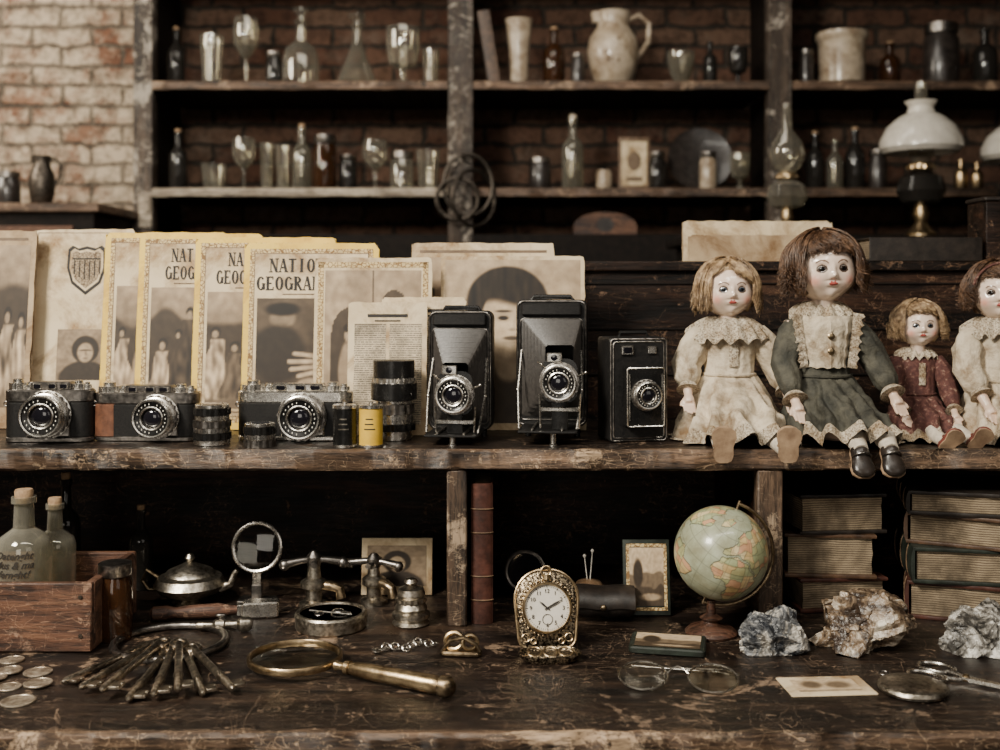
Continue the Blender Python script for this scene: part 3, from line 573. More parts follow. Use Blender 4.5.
def magazine(px0,px1,yt,d,label,cov,style,yaw=0,lean=7,th=.006,name='magazine',cat='magazine',roll=0,group='old magazines on the raised shelf',pic=None,tx=(13,28,8.9)):
    w=(px1-px0)*SS(d); x=((px0+px1)/2-500)*SS(d); h=(EZ+(HY-yt)*SS(d)-SH)/cos(rad(lean)); sd=px0*.37+3
    t=thing(name,label,cat,(x,d-1.75,SH+th*sin(rad(lean))+abs(sin(rad(roll)))*w/2+.0005),yaw,group,rx=-lean,ry=roll)
    m=MB(); m.rbox(0,th/2,h/2,w-.004,th-.0016,h-.005,.0004,.0003,n=1); m.build('pages',M['pages'],t)
    m=MB(); m.loft(ragged(w,h,0,.0007,sd)); m.loft(ragged(w,h,th-.0007,th,sd+1)); m.rbox(-w/2+.0006,th/2,h/2,.0009,th,h-.004,.0003,.0002,n=1); m.build('cover',cov,t)
    y=-.0004
    if style=='ng':
        m=MB(); m.rect(-w/2+.0085,.010,w/2-.0085,h-.0085,y,0); m.rect(-w/2+.0158,.02,w/2-.0158,h-.0158,y-.0003,1); frame(m,-w/2+.0148,.018,w/2-.0148,h-.0148,.0010,y-.0005,2); m.build('cover_border',[M['orn'],M['paper'],M['inkbr']],t)
        sp=SS(d); m=MB(); lw=tx[2]*sp; NG(m,'NATIONAL',-w/2+tx[1]*sp,h-.0425,.0200,lw,y-.0008); NG(m,'GEOGRAPHIC',-w/2+tx[0]*sp,h-.0685,.0200,lw,y-.0008); m.build('title',M['ink'],t)
        painting(t,'cover_picture',-w/2+.020,.03,w/2-.020,h-.080,y-.0008,pic or p_people(int(sd)))
        m=MB(); m.rect(-w*.21,h-.0750,w*.21,h-.0735,y-.0008); m.build('subtitle_line',M['inkbr'],t)
        m=MB(); m.rect(-w*.3,.024,w*.3,.026,y-.0008); m.build('footer_line',M['inkbr'],t)
    elif style=='shield':
        sh=[(-.026,.026),(-.020,.031),(-.012,.027),(0,.030),(.012,.027),(.020,.031),(.026,.026),(.027,0),(.020,-.022),(0,-.038),(-.020,-.022),(-.027,0)]
        cz=h-.058; m=MB(); k=1.08; m.flat([(p[0]*k+.004,cz+p[1]*k) for p in sh],y,0); m.flat([(p[0]*.93+.004,cz+p[1]*.93) for p in sh],y-.0003,2); m.flat([(p[0]*.82+.004,cz+p[1]*.82) for p in sh],y-.0005,1)
        m.rect(.004-.021,cz+.012,.004+.021,cz+.0145,y-.0007,0)
        for i in range(6): m.rect(-.0145+i*.0075,cz-.02+abs(i-2.5)*.004,-.0125+i*.0075,cz+.011,y-.0007,0)
        m.build('shield_emblem',[M['ink'],M['ornd'],M['paper']],t)
        painting(t,'cover_picture',-.034,h-.225,.050,h-.150,y,p_bust,50,50)
        m=MB(); frame(m,-w/2+.005,.008,w/2-.005,h-.005,.0009,y,0); m.build('border_line',M['inkbr'],t)
    elif style=='arch':
        m=MB(); frame(m,-w/2+.005,.01,w/2-.005,h-.006,.008,y,0); m.build('cover_border',[M['orn']],t)
        painting(t,'cover_picture',-w/2+.015,.028,w/2-.015,h-.018,y-.0002,p_arch)
    elif style=='text':
        m=MB(); m.rect(-w/2+.009,.015,-.002,h-.03,y,0); m.rect(.003,.015,w/2-.007,h-.03,y,0); m.build('text_columns',M['text'],t)
        m=MB(); m.rect(-.028,h-.021,.028,h-.0165,y); m.rect(-.018,h-.027,.018,h-.025,y); m.build('heading_line',M['ink'],t)
    elif style=='portrait':
        painting(t,'portrait_picture',-w/2+.006,.01,w/2-.006,h-.006,y,p_portrait,120,140)
    elif style=='photo':
        painting(t,'cover_picture',-w/2+.008,.03,w/2-.008,h-.022,y,p_people(int(sd)+2))
        m=MB(); m.rect(-w/2+.012,h-.015,w/2-.012,h-.011,y); m.build('heading_line',M['inkbr'],t)
    return t
magazine(-70,27,230,1.955,'greyish picture magazine at the far left end of the raised shelf',M['paper2'],'photo',0)
magazine(25,128,229,1.985,'cream booklet with a brown shield emblem on its cover',M['paper'],'shield',0,th=.008)
magazine(98,222,232,1.970,'yellow bordered magazine just right of the shield booklet, mostly covered',M['yellow'],'ng',1,tx=(36,40,7.6))
magazine(133,258,233,1.955,'yellow bordered magazine second from the left among its kind, ornate border visible',M['yellow'],'ng',1,tx=(27,33,7.6))
magazine(190,333,237,1.940,'yellow bordered magazine third from the left among its kind',M['yellow'],'ng',1,tx=(22,34,7.8))
magazine(240,377,243,1.925,'yellow bordered magazine nearest the viewer with most of its title showing',M['yellow'],'ng',1,pic=p_hands,tx=(13,26,9.4))
magazine(312,431,258,1.905,'cream magazine with a framed grey archway picture behind the silver camera',M['paper'],'arch',1,th=.005)
magazine(380,466,298,1.893,'cream leaflet leaning behind the tall lens and the smaller folding camera',M['paper'],'text',0,th=.003,name='leaflet',cat='leaflet')
magazine(346,426,303,1.884,'torn cream text sheet with two printed columns behind the film canisters',M['paper'],'text',-1,th=.002,name='leaflet',cat='leaflet')
magazine(440,586,256,1.935,'large sepia portrait of a dark haired person behind the two folding cameras',M['paper'],'portrait',0,th=.005,name='portrait_magazine')
magazine(410,556,243,1.965,'cream magazine whose top edge shows above the sepia portrait',M['paper'],'photo',0,th=.010)

# ---------------------------------------------------------------- lenses and cameras
FR=R(90,'X')
def lens_parts(root,x,z,y,r,dep,ringm,frontm):
    mt=T(x,y,z)@FR
    b=MB(); b.lathe([(r*1.0,0),(r*1.0,dep*.15),(r*.90,dep*.18),(r*.90,dep*.45),(r*.80,dep*.5),(r*.80,dep*.6)],40,m=mt,cap=(1,0)); lb=b.build('lens_barrel',ringm,root)
    b=MB(); b.gear(r*.985,dep*.2,dep*.42,40,.95,m=mt); b.build('focus_ring',M['steel'],lb)
    b=MB(); b.lathe([(r*.80,dep*.5),(r*.86,dep*.6),(r*.86,dep*.96),(r*.82,dep*1.0),(r*.76,dep*.99)],40,m=mt,cap=(0,0)); b.build('front_ring',ringm,lb)
    b=MB(); b.lathe([(r*.765,dep*.99),(r*.72,dep*.93),(r*.56,dep*.90),(r*.54,dep*.93)],40,m=mt,cap=(0,0)); b.build('name_ring',frontm if frontm!=M['chrome'] else M['black'],lb)
    b=MB(); b.lathe([(r*.54,dep*.93),(r*.50,dep*.96),(r*.46,dep*.93),(r*.43,dep*.72)],40,m=mt,cap=(0,0)); b.build('inner_ring',M['chrome'],lb)
    b=MB()
    for i in range(22):
        if i%6==5: continue
        a=2*PI*i/22; b.rbox(r*.64*cos(a),r*.64*sin(a),dep*.925,r*.035,r*.07,.0005,.0002,.0002,m=mt,n=1)
    b.build('scale_mark',M['white'],lb)
    b=MB(); b.lathe([(r*.45,dep*.72),(r*.40,dep*.80),(r*.28,dep*.87),(r*.12,dep*.90),(1e-4,dep*.905)],32,m=mt); b.build('lens_glass',M['lensg'],lb)
def rangefinder(px0,px1,yt,d,lx,ly,lr,label,bm,tm,rz=0,half=None,dep=.034):
    w=(px1-px0)*SS(d); h=EZ+(HY-yt)*SS(d)-SH; t=thing('film_camera',label,'camera',XS((px0+px1)/2,d)+Vector((0,0,.0003)),rz,'old rangefinder cameras')
    hb=h*.80
    m=MB(); m.rbox(0,0,hb*.43,w,dep,hb*.66,dep*.48,.001,n=6); bo=m.build('body',bm,t)
    if half:
        m=MB(); m.rbox(-w*.36,0,hb*.43,w*.29,dep+.003,hb*.665,dep*.49,.001,n=6); m.build('leather_grip',half,t)
    m=MB(); m.rbox(0,0,hb*.05,w+.001,dep+.001,hb*.10,dep*.48,.0015,n=6); m.build('bottom_plate',tm,t)
    m=MB(); m.rbox(0,0,hb*.88,w+.001,dep+.001,hb*.24,dep*.48,.002,n=6); tp=m.build('top_plate',tm,t)
    m=MB(); m.rbox(w*.02,.002,hb*1.06,w*.46,dep*.66,hb*.16,.003,.002); m.build('viewfinder_housing',tm,t)
    for x in (-.12,.05,.18):
        m=MB(); m.rbox(w*x,-dep*.33,hb*1.06,w*.075,.004,hb*.085,.001,.0008); m.rbox(w*x,-dep*.33+.0005,hb*1.06,w*.09,.0035,hb*.105,.001,.0006,mi=1); m.build('viewfinder_window',[M['lensg'],M['chrome']],t)
    for x,r,hh in ((-.38,.105,.24),(.33,.085,.20),(.43,.05,.16),(-.24,.055,.17)):
        m=MB(); m.gear(w*r,hb*.99,hb*(.99+hh*.55),22,.93,m=T(w*x*.98,0,0)); m.lathe([(w*r*.55,hb*(.99+hh*.54)),(w*r*.55,hb*(.99+hh*.85)),(w*r*.4,hb*(.99+hh*.9))],16,m=T(w*x*.98,0,0)); m.build('knob',M['chrome'],t)
    for s in (-1,1):
        m=MB(); m.torus(.003,.0008,m=T(s*w*.505,-.002,hb*.72)@R(90,'X'),n=14,k=6); m.build('strap_lug',M['steel'],t)
    m=MB(); lxx=(lx-(px0+px1)/2)*SS(d); lz=EZ+(HY-ly)*SS(d)-SH
    m.rbox(lxx,-dep*.5-.001,hb*.45,lr*2*SS(d)*.9,.004,hb*.66,.004,.001); m.build('lens_mount',tm,t)
    lens_parts(t,lxx,max(lz,lr*SS(d)+.0008),-dep*.5-.002,lr*SS(d),.028,M['chrome'],M['black'])
rangefinder(8,94,376,1.83,53,413,24,'black camera with worn dark top plate at the left end of the shelf',M['leather'],M['steel'],2)
rangefinder(96,200,380,1.84,163,415,22,'camera with a brown leather grip, second from the left end',M['leather'],M['steel'],-2,half=M['brownl'])
rangefinder(239,353,378,1.845,305,416,24,'silver topped black camera in front of the printed magazines',M['leather'],M['chrome'],0)
def loose_lens(px,w,yt,d,label,spec):
    h=EZ+(HY-yt)*SS(d)-SH; r=w/2*SS(d); t=thing('camera_lens',label,'lens',XS(px,d)+Vector((0,0,.0003)),group='loose lenses on the raised shelf')
    for (z0,z1,k,kind,mm) in spec:
        m=MB()
        if kind=='g': m.gear(r*k,h*z0,h*z1,30,.94)
        else: m.lathe([(r*k*.96,h*z0),(r*k,h*z0+.0008),(r*k,h*z1-.0008),(r*k*.96,h*z1)],40)
        m.build('focus_ring' if kind=='g' else 'barrel_ring',M[mm],t)
    m=MB()
    zs_=[s for s in spec if s[3]=='s'][0]; zc=h*(zs_[0]+zs_[1])/2
    for i in range(30): m.rbox(0,-r*zs_[2]-.0001,zc,.0009,.0006,h*(zs_[1]-zs_[0])*(.5 if i%3 else .7),.0002,.0001,m=R(i*12,'Z'),n=1)
    m.build('scale_mark',M['white'] if zs_[4]!='chrome' else M['ink'],t)
    m=MB(); zt=h*spec[-1][1]; m.lathe([(r*.7,zt-.002),(r*.6,zt+.0006),(r*.3,zt+.001),(1e-4,zt+.0012)],30); m.build('lens_glass',M['lensg'],t)
loose_lens(212,38,404,1.80,'stacked knurled silver and black lens standing between two cameras',[(0,.14,.95,'n','chrome'),(.14,.30,1,'g','black'),(.30,.44,.93,'s','chrome'),(.44,.60,1,'g','steel'),(.60,.74,.9,'n','chrome'),(.74,.9,.98,'g','black'),(.9,1,.88,'n','chrome')])
loose_lens(260,33,423,1.785,'short squat lens in front of the silver topped camera',[(0,.3,1,'g','steel'),(.3,.55,.92,'s','chrome'),(.55,.85,1,'g','black'),(.85,1,.9,'n','chrome')])
loose_lens(394,46,360,1.85,'tall telephoto lens with black hood standing beside the film canisters',[(0,.12,.8,'n','chrome'),(.12,.20,.95,'g','black'),(.20,.33,.82,'s','chrome'),(.33,.45,.9,'g','steel'),(.45,.5,.8,'n','chrome'),(.5,.72,1,'n','black'),(.72,.78,.95,'g','chrome'),(.78,1,.9,'n','black')])
def canister(px,mc,label,band):
    d=1.78; h=(449-407)*SS(d); r=12.5*SS(d); t=thing('film_canister',label,'film canister',XS(px,d)+Vector((0,0,.0003)),group='film canisters')
    m=MB(); m.lathe([(r*.95,.002),(r*.95,h-.004)],30); m.build('canister_body',mc,t)
    m=MB(); m.lathe([(r*.9,0),(r,.0005),(r,.003),(r*.93,.0035)],30); m.build('bottom_cap',band,t)
    m=MB(); m.lathe([(r*.95,h-.005),(r,h-.0045),(r,h-.001),(r*.93,h),(.003,h),(.003,h+.003),(1e-4,h+.003)],30); m.build('top_cap',band,t)
    m=MB()
    for k in range(3): m.loft([[(r*.956*sin(rad(q)),-r*.956*cos(rad(q)),z) for q in range(-28+k*4,30-k*6,6)] for z in (h*(.42+.12*k),h*(.45+.12*k))],closed=False)
    m.build('label_print',M['ink'] if mc!=M['black'] else M['silver'],t); return t
canister(345,M['black'],'black film canister with pale cap in front of the silver topped camera',M['chrome'])
canister(371,mat('film_yellow',(.75,.48,.06),(.62,.38,.04),rough=.35,bm=.05),'yellow film canister next to the black one',M['chrome'])
M['bel']=mat('bellows_leather',(.006,.0055,.005),(.014,.012,.011),rough=.4,sc=200,bm=.2)
M['bel2']=mat('bellows_painted_highlight',(.055,.048,.042),(.030,.026,.023),rough=.4,sc=200,bm=.2)  # lighter copy for alternate pleat faces: fold highlights put into the colour
def folding(px0,px1,yt,d,lx,ly,lr,label,foot=13):
    w=(px1-px0)*SS(d); fz=foot*SS(d)*.75; h=EZ+(HY-yt)*SS(d)-SH-fz; cx=(px0+px1)/2
    t=thing('folding_camera',label,'camera',XS(cx,d)+Vector((0,0,.0003)),-7,group='folding bellows cameras'); dep=.032
    m=MB(); m.loft([[(p[0],y,fz+h/2+p[1]) for p in rrect(w-i,h-i,.010,5)] for y,i in ((.0,.003),(.002,0),(dep-.002,0),(dep,.003))]); m.build('body',M['leather'],t)
    m=MB()
    m.tube([(p[0],-.0005,fz+h/2+p[1]) for p in rrect(w-.004,h-.004,.009,5)],.0012,6,loop=True); m.tube([(p[0],-.0008,fz+h*.45+p[1]) for p in rrect(w*.88,h*.80,.006,4)],.0010,6,loop=True); m.build('metal_trim',M['steel'],t)
    m=MB(); m.rbox(0,-.003,fz+h*.925,w*.84,.010,h*.10,.003,.002); m.build('top_panel',M['leather'],t)
    m=MB(); m.rbox(0,.014,fz+h+.002,w*.55,.012,.003,.002,.001); m.tube([(-w*.3,.014,fz+h-.001),(-w*.26,.014,fz+h+.005),(w*.26,.014,fz+h+.005),(w*.3,.014,fz+h-.001)],.0022,6); m.build('handle',M['black'],t)
    lxx=(lx-cx)*SS(d)+.004; lz=EZ+(HY-ly)*SS(d)-SH; r=lr*SS(d)*.88; yb=-.072
    m=MB(); m.rbox(0,-.041,fz+.0015,w*.8,.082,.003,.003,.001); m.build('bed',M['leather'],t)
    for s in (-1,1):
        m=MB(); m.rbox(s*w*.2,-.041,fz+.0045,.003,.078,.003,.0008,.0006); m.build('rail',M['chrome'],t)
        m=MB(); m.tube([(s*w*.42,-.001,fz+h*.60),(s*w*.44,-.03,fz+h*.30),(s*w*.39,-.064,fz+.004)],.0015,6); m.ball((s*w*.44,-.03,fz+h*.30),.0026,8,6); m.build('strut',M['chrome'],t)
    rg=[];K=15
    for i in range(K):
        q=i/(K-1); k=1-.54*q-(.055 if i%2 else 0); zc=fz+h*.47*(1-q)+(lz+r*.1)*q; xc=lxx*q; yy=-.001-q*.064+(.0022 if i%2 else 0)
        rg.append([(xc+p[0],yy,zc+p[1]) for p in rrect(w*.84*k,h*.78*k*(1-.06*q),.003,1)])
    m=MB()
    for i in range(K-1): m.loft([rg[i],rg[i+1]],mi=(i%2),cap=(0,0))
    m.build('bellows',[M['bel2'],M['bel']],t,sharp=20)
    m=MB(); m.loft([[(lxx+p[0],y,lz+r*.08+p[1]) for p in rrect(r*1.75,r*2.15,r*.5,5)] for y in (yb+.004,yb+.008)]); m.rbox(lxx,yb+.006,(fz+lz)/2,r*.8,.006,lz-fz-.006,.001,.001); m.build('lens_board',M['black'],t)
    m=MB(); m.rbox(lxx,yb+.003,lz-r*1.35,r*1.9,.003,r*.2,.001,.0008); m.tube([(lxx-r*.95,yb+.006,fz+.005),(lxx-r*1.0,yb+.006,lz-r*.6)],.0013,6); m.tube([(lxx+r*.95,yb+.006,fz+.005),(lxx+r*1.0,yb+.006,lz-r*.6)],.0013,6); m.build('board_trim',M['chrome'],t)
    lens_parts(t,lxx,lz,yb+.004,r,.018,M['chrome'],M['black'])
    m=MB(); m.rbox(lxx-r*.25,yb+.003,lz+r*1.22,r*.75,.009,r*.45,.001,.001); m.lathe([(r*.16,0),(r*.16,.002),(1e-4,.0025)],14,mi=1,m=T(lxx-r*.25,yb-.0015,lz+r*1.22)@FR); m.build('waist_finder',[M['chrome'],M['lensg']],t)
    m=MB(); m.tube([(lxx+r*.9,yb+.002,lz+r*.3),(lxx+r*1.3,yb-.002,lz+r*.5)],.0012,6); m.ball((lxx+r*1.3,yb-.002,lz+r*.5),.0022,8,6); m.tube([(lxx-r*.7,yb+.002,lz+r*.7),(lxx-r*1.05,yb-.002,lz+r*1.0)],.0012,6); m.build('shutter_lever',M['chrome'],t)
    m=MB(); m.lathe([(.0055,0),(.0055,.0015),(.0038,.003),(.0038,fz+.0002)],16,m=T(lxx*.5,-.074,0)); m.build('front_foot',M['chrome'],t)
    for s in (-1,1):
        m=MB(); m.lathe([(.004,0),(.004,fz+.001)],12,m=T(s*w*.35,dep*.6,0)); m.build('rear_foot',M['black'],t)
    return t
folding(428,492,311,1.86,460,390,22,'smaller black folding bellows camera standing beside the tall lens',11)
folding(516,587,300,1.86,560,378,22,'taller black folding bellows camera in front of the sepia portrait',16)
d=1.845; cx=633; w=60*SS(d); h=EZ+(HY-337)*SS(d)-SH
t=thing('box_camera','boxy black camera with a single front lens next to the dolls','camera',XS(cx,d)+Vector((0,0,.0003)),11,group='folding bellows cameras')
m=MB(); m.loft([[(p[0],y,h/2+p[1]) for p in rrect(w-i,h-i,.005,4)] for y,i in ((-.024,.003),(-.022,0),(.030,0),(.032,.003))]); m.build('body',M['leather'],t)
m=MB()
for q in (.004,.011): m.tube([(p[0],-.0243,h/2+p[1]) for p in rrect(w-q,h-q,.004,3)],.0010,6,loop=True)
m.build('metal_trim',M['steel'],t)
m=MB(); m.rbox(.004,-.032,h*.44,.052,.018,.078,.003,.002); m.build('lens_board',M['black'],t)
m=MB(); m.tube([(.004+p[0],-.0415,h*.44+p[1]) for p in rrect(.050,.076,.003,3)],.0010,6,loop=True); m.tube([(.004-.022,-.042,h*.44-.030),(.004-.022,-.042,h*.44+.030)],.0009,6); m.tube([(.004+.022,-.042,h*.44-.030),(.004+.022,-.042,h*.44+.030)],.0009,6); m.build('board_trim',M['chrome'],t)
lens_parts(t,.004,h*.46,-.041,.0205,.014,M['chrome'],M['black'])
m=MB(); m.tube([(-.02,0,h-.001),(-.018,0,h+.006),(.018,0,h+.006),(.02,0,h-.001)],.0025,8); m.build('handle',M['leather'],t)
m=MB(); m.gear(.007,0,.004,16,.9,m=T(w/2+.0001,.005,h*.75)@R(90,'Y')); m.build('winding_knob',M['chrome'],t)
m=MB(); m.rbox(-.016,-.0255,h*.88,.016,.004,.012,.001,.0008,mi=1); m.rbox(-.016,-.0262,h*.88,.012,.004,.008,.001,.0008); m.rbox(.018,-.0255,h*.88,.012,.003,.010,.001,.0008,mi=1); m.build('viewfinder_window',[M['lensg'],M['chrome']],t)

# ---------------------------------------------------------------- dolls
M['bisque']=attrmat('painted_bisque',.24,.8,.16,90)
M['limb']=mat('doll_skin',(.76,.57,.44),(.66,.47,.35),rough=.35,bm=0,coat=.3)
M['eyew']=mat('eye_white',(.50,.46,.42),(.44,.40,.36),rough=.1,bm=0,coat=1,rv=.03)
M['iris']=mat('eye_iris',(.022,.032,.048),(.045,.06,.08),rough=.1,bm=0,coat=1,rv=.03)
M['irisb']=mat('brown_iris',(.022,.014,.010),(.045,.027,.018),rough=.1,bm=0,coat=1,rv=.03)
M['pupil']=mat('eye_pupil',(.003,.003,.003),(.005,.005,.005),rough=.08,bm=0,coat=1,rv=.03)
M['blond']=mat('blond_hair',(.22,.135,.07),(.60,.43,.25),rough=.42,sc=160,bm=.2,stain=(.30,.23,.16),ssc=45)
M['brownh']=mat('brown_hair',(.05,.026,.015),(.20,.11,.06),rough=.42,sc=160,bm=.2,stain=(.28,.21,.16),ssc=45)
M['linen']=mat('cream_linen',(.46,.38,.265),(.66,.565,.42),rough=.85,sc=35,bm=.8,bs=160,dist=.003,lo=.35,hi=.55,stain=(.30,.21,.13),ssc=22,sq=.475)
M['lace']=mat('ivory_lace',(.74,.65,.50),(.28,.21,.14),rough=.85,sc=420,bm=1,lo=.45,hi=.6,dist=.002,stain=(.5,.39,.27),ssc=30)
M['green']=mat('dark_olive_cloth',(.030,.030,.023),(.105,.098,.072),rough=.8,sc=40,bm=.8,bs=160,dist=.003,stain=(.38,.37,.32),ssc=25)
M['maroon']=mat('maroon_print_cloth',(.065,.022,.018),(.12,.045,.034),(.36,.25,.18),rough=.85,sc=170,bm=.4,lo=.4,hi=.58)
M['shoet']=mat('tan_shoe_leather',(.44,.30,.185),(.22,.14,.085),rough=.5,sc=50,bm=.2)
M['shoeb']=mat('black_shoe_leather',(.014,.011,.009),(.04,.03,.024),rough=.3,sc=50,bm=.1)
M['shoer']=mat('red_shoe_leather',(.22,.055,.04),(.11,.035,.024),rough=.45,sc=50,bm=.1)
M['sock']=mat('off_white_sock',(.66,.58,.47),(.5,.43,.34),rough=.9,sc=200,bm=.5)
def gs(x,s): return math.exp(-(x/s)**2)
def headpt(az,el,R0):
    n=Vector((sin(az)*cos(el),-cos(az)*cos(el),sin(el))); A=math.degrees(az);E=math.degrees(el)
    p=Vector((n.x*.96,n.y*.95,n.z*1.02))
    if n.z<0:
        q=-n.z; p.x*=1-.11*q*q; p.x*=1+.10*gs(E+27,18)
    if A>180: A-=360
    k=0
    k+=.115*gs(A,5.2)*gs(E+10,5)+.05*gs(A,4.5)*gs(E-1,9)
    k+=.05*gs(A,9)*gs(E+26,4)-.035*gs(A,14)*gs(E+20,2.5)-.035*gs(A,9)*gs(E+33,4)+.065*gs(A,12)*gs(E+46,8)
    for s in (-1,1):
        k+=-.065*gs(A-s*21,9)*gs(E-1,7)+.065*gs(A-s*32,15)*gs(E+22,14)+.022*gs(A-s*20,14)*gs(E-15,5)
        k+=.018*gs(A-s*5,2.6)*gs(E+12,3)
    return (p+n*k)*R0
def headcol(A,E):
    c=Vector((.86,.68,.55))
    for s in (-1,1):
        c=c.lerp(Vector((.72,.26,.18)),.72*gs(A-s*33,11)*gs(E+19,9.5))
        c=c.lerp(Vector((.42,.28,.21)),.6*gs(A-s*21,11)*gs(E-8,4))
        q=((A-s*21)/10.4)**2+((E-.8)/7.2)**2
        if q<1: c=c.lerp(Vector((.035,.022,.018)),.95)
        a=abs(A-s*20.5)
        if a<12 and abs(E-(15.2-.035*a*a))<1.5: c=c.lerp(Vector((.12,.06,.035)),.9)
        if (A-s*3.6)**2+(E+16)**2<1.8: c=c.lerp(Vector((.30,.10,.07)),.75)
    c=c.lerp(Vector((.56,.36,.27)),.5*gs(A,6)*gs(E+15.5,1.6))
    if abs(A)<9:
        t_=abs(A)/9; up=-21.8+(1.5 if 1.2<abs(A)<4.8 else 0)-2.8*t_*t_; lo_=-30.2+4.6*t_*t_
        if lo_<E<up: c=c.lerp(Vector((.40,.035,.028)),.93)
        if abs(E+25.8)<.8 and abs(A)<7: c=Vector((.14,.015,.012))
    return c
def make_head(root,R0,z,y,x,yaw,roll,pitch,hairm,style,eyecol):
    MT=T(x,y,z)@R(yaw,'Z')@R(pitch,'X')@R(roll,'Y')
    nu,nv=320,160; mb=MB(); rg=[]
    for j in range(nv+1):
        el=-PI/2+PI*(j+.0)/nv; el=max(-PI/2+.002,min(PI/2-.002,el)); rg.append([headpt(2*PI*i/nu-PI,el,R0) for i in range(nu)])
    mb.loft(rg,m=MT); cols=[]
    for j in range(nv+1):
        E=-90+180*j/nv
        for i in range(nu): cols.append(headcol(360*i/nu-180,E))
    o0=len(mb.v); mb.lathe([(R0*.36,-R0*1.6),(R0*.34,-R0*.9),(R0*.36,-R0*.6)],20,m=T(x,y,z))
    for s in (-1,1): mb.ball((s*R0*.93,R0*.05,-R0*.08),(R0*.08,R0*.13,R0*.2),10,8,m=MT)
    cols+= [Vector((.76,.60,.48))]*(len(mb.v)-o0)
    hd=mb.build('head',M['bisque'],root,sharp=80)
    at=hd.data.color_attributes.new('Col','FLOAT_COLOR','POINT')
    at.data.foreach_set('color',[q for c in cols for q in (c[0],c[1],c[2],1)])
    for s in (-1,1):
        p=headpt(rad(21*s),rad(.8),R0); n=Vector((s*.28,-1,-.03)).normalized()
        q=Vector((0,0,1)).rotation_difference(n).to_matrix().to_4x4()
        e=R0*.148; mm2=MT@Matrix.Translation(p+Vector((0,R0*.022,0)))@Matrix.Diagonal((1,1,.72,1))@q
        m=MB(); m.lathe([(e,0),(e*.92,e*.22),(e*.80,e*.33)],24,0,mm2,cap=(0,0)); m.lathe([(e*.80,e*.33),(e*.48,e*.44)],24,1,mm2,cap=(0,0)); m.lathe([(e*.48,e*.44),(1e-5,e*.49)],24,2,mm2,cap=(0,0))
        m.build('eye',[M['eyew'],M[eyecol],M['pupil']],hd,recalc=False)
    hb=MB(); rg=[]
    for j in range(41):
        el=-PI/2*.5+(PI/2*1.5)*j/40; el=min(el,PI/2-.003); r=[]
        for i in range(64):
            az=2*PI*i/64-PI; A=abs(math.degrees(az)); E=math.degrees(el)
            face= A<60 and E<(46-(A/60)**2*28)
            f=.84 if face else 1.07+.05*noise.noise(Vector((az*5,el*5,R0*99)))
            n=Vector((sin(az)*cos(el)*.97,-cos(az)*cos(el)*.97,sin(el)*1.03)); r.append(n*R0*f)
        rg.append(r)
    hb.loft(rg,m=MT)
    rnd=random.Random(int(x*1e4)+int(R0*1e5)+len(style))
    N_={'bob':2000,'wavy':2300,'curly':1700}[style]; part=rad(-12)
    for q in range(N_):
        th=rnd.uniform(-PI,PI); A=abs(math.degrees(th)); pts=[];rs=[]
        front=A<46; e0=rnd.uniform(25,88) if not front else rnd.uniform(50,86)
        th0=th; th2=th
        if front and style=='bob':
            th0=part+rnd.uniform(-.15,.15); sg=1 if th>part else -1; th2=part+sg*rnd.uniform(.35,1.2); eend=46-abs(th2-part)*math.degrees(1)*.60+rnd.uniform(-3,3); e0=rnd.uniform(62,86)
        elif front:
            th2=th*rnd.uniform(1.0,1.35)+rnd.uniform(-.12,.12); eend=rnd.uniform(24,38) if style=='wavy' else rnd.uniform(30,46); eend-=max(0,A-26)*.6
        else: eend=rnd.uniform(-18,10)
        if eend>e0-12: e0=eend+14
        # locks: strands of one lock share their wave
        lk=int((th+PI)*4.2)+7*int(e0/26); lr=random.Random(lk*31+int(R0*1e4)); ph=lr.uniform(0,6.28)+rnd.uniform(-.22,.22)
        fr={'bob':lr.uniform(1,2),'wavy':lr.uniform(1.8,2.8),'curly':lr.uniform(3,5)}[style]; am=R0*{'bob':.075,'wavy':.12,'curly':.15}[style]*lr.uniform(.6,1.4)
        out=(lr.uniform(1.08,1.20) if style=='bob' else lr.uniform(1.09,1.26))+rnd.uniform(-.035,.035); K=12
        if front: out=rnd.uniform(1.05,1.15)
        drop=0 if front else ({'bob':.46,'wavy':.36,'curly':.25}[style]*lr.uniform(.55,1.2)+rnd.uniform(-.05,.05))*R0
        flare={'bob':.10,'wavy':.16,'curly':.16}[style]+lr.uniform(-.10,.10)
        for i in range(K+1):
            s_=i/K; a=th0+(th2-th0)*s_**.8
            if front or s_<.62:
                e=rad(e0+(eend-e0)*(s_ if front else s_/.62)); o_=out+(.07*sin(s_*PI) if not front else .05*sin(s_*PI)); n=Vector((sin(a)*cos(e)*.98,-cos(a)*cos(e)*.97,sin(e)*1.04)); p=n*R0*o_
            else:
                u=(s_-.62)/.38; e=rad(eend); n=Vector((sin(a)*cos(e)*.98,-cos(a)*cos(e)*.97,sin(e)*1.04)); p=n*R0*(out+.05*sin(u*PI)+flare*u*u)+Vector((0,0,-drop*u))
            p=p+Vector((cos(a),sin(a),0))*am*sin(ph+fr*s_*4)*s_+(Vector((sin(a),-cos(a),0))*.6+Vector((0,0,.4)))*am*cos(ph+fr*s_*4)*s_*(1 if not front else .5)
            pts.append(p); rs.append(R0*.0165*(1-.55*s_*s_))
        hb.tube(pts,rs,3,m=MT)
    hb.build('hair',hairm,root,sharp=180,recalc=False)
    return hd
def basis(o,u,n):
    u=Vector(u).normalized(); n=Vector(n); n=(n-u*n.dot(u)).normalized(); x=u.cross(n)
    return Matrix(((x.x,u.x,n.x,o[0]),(x.y,u.y,n.y,o[1]),(x.z,u.z,n.z,o[2]),(0,0,0,1)))
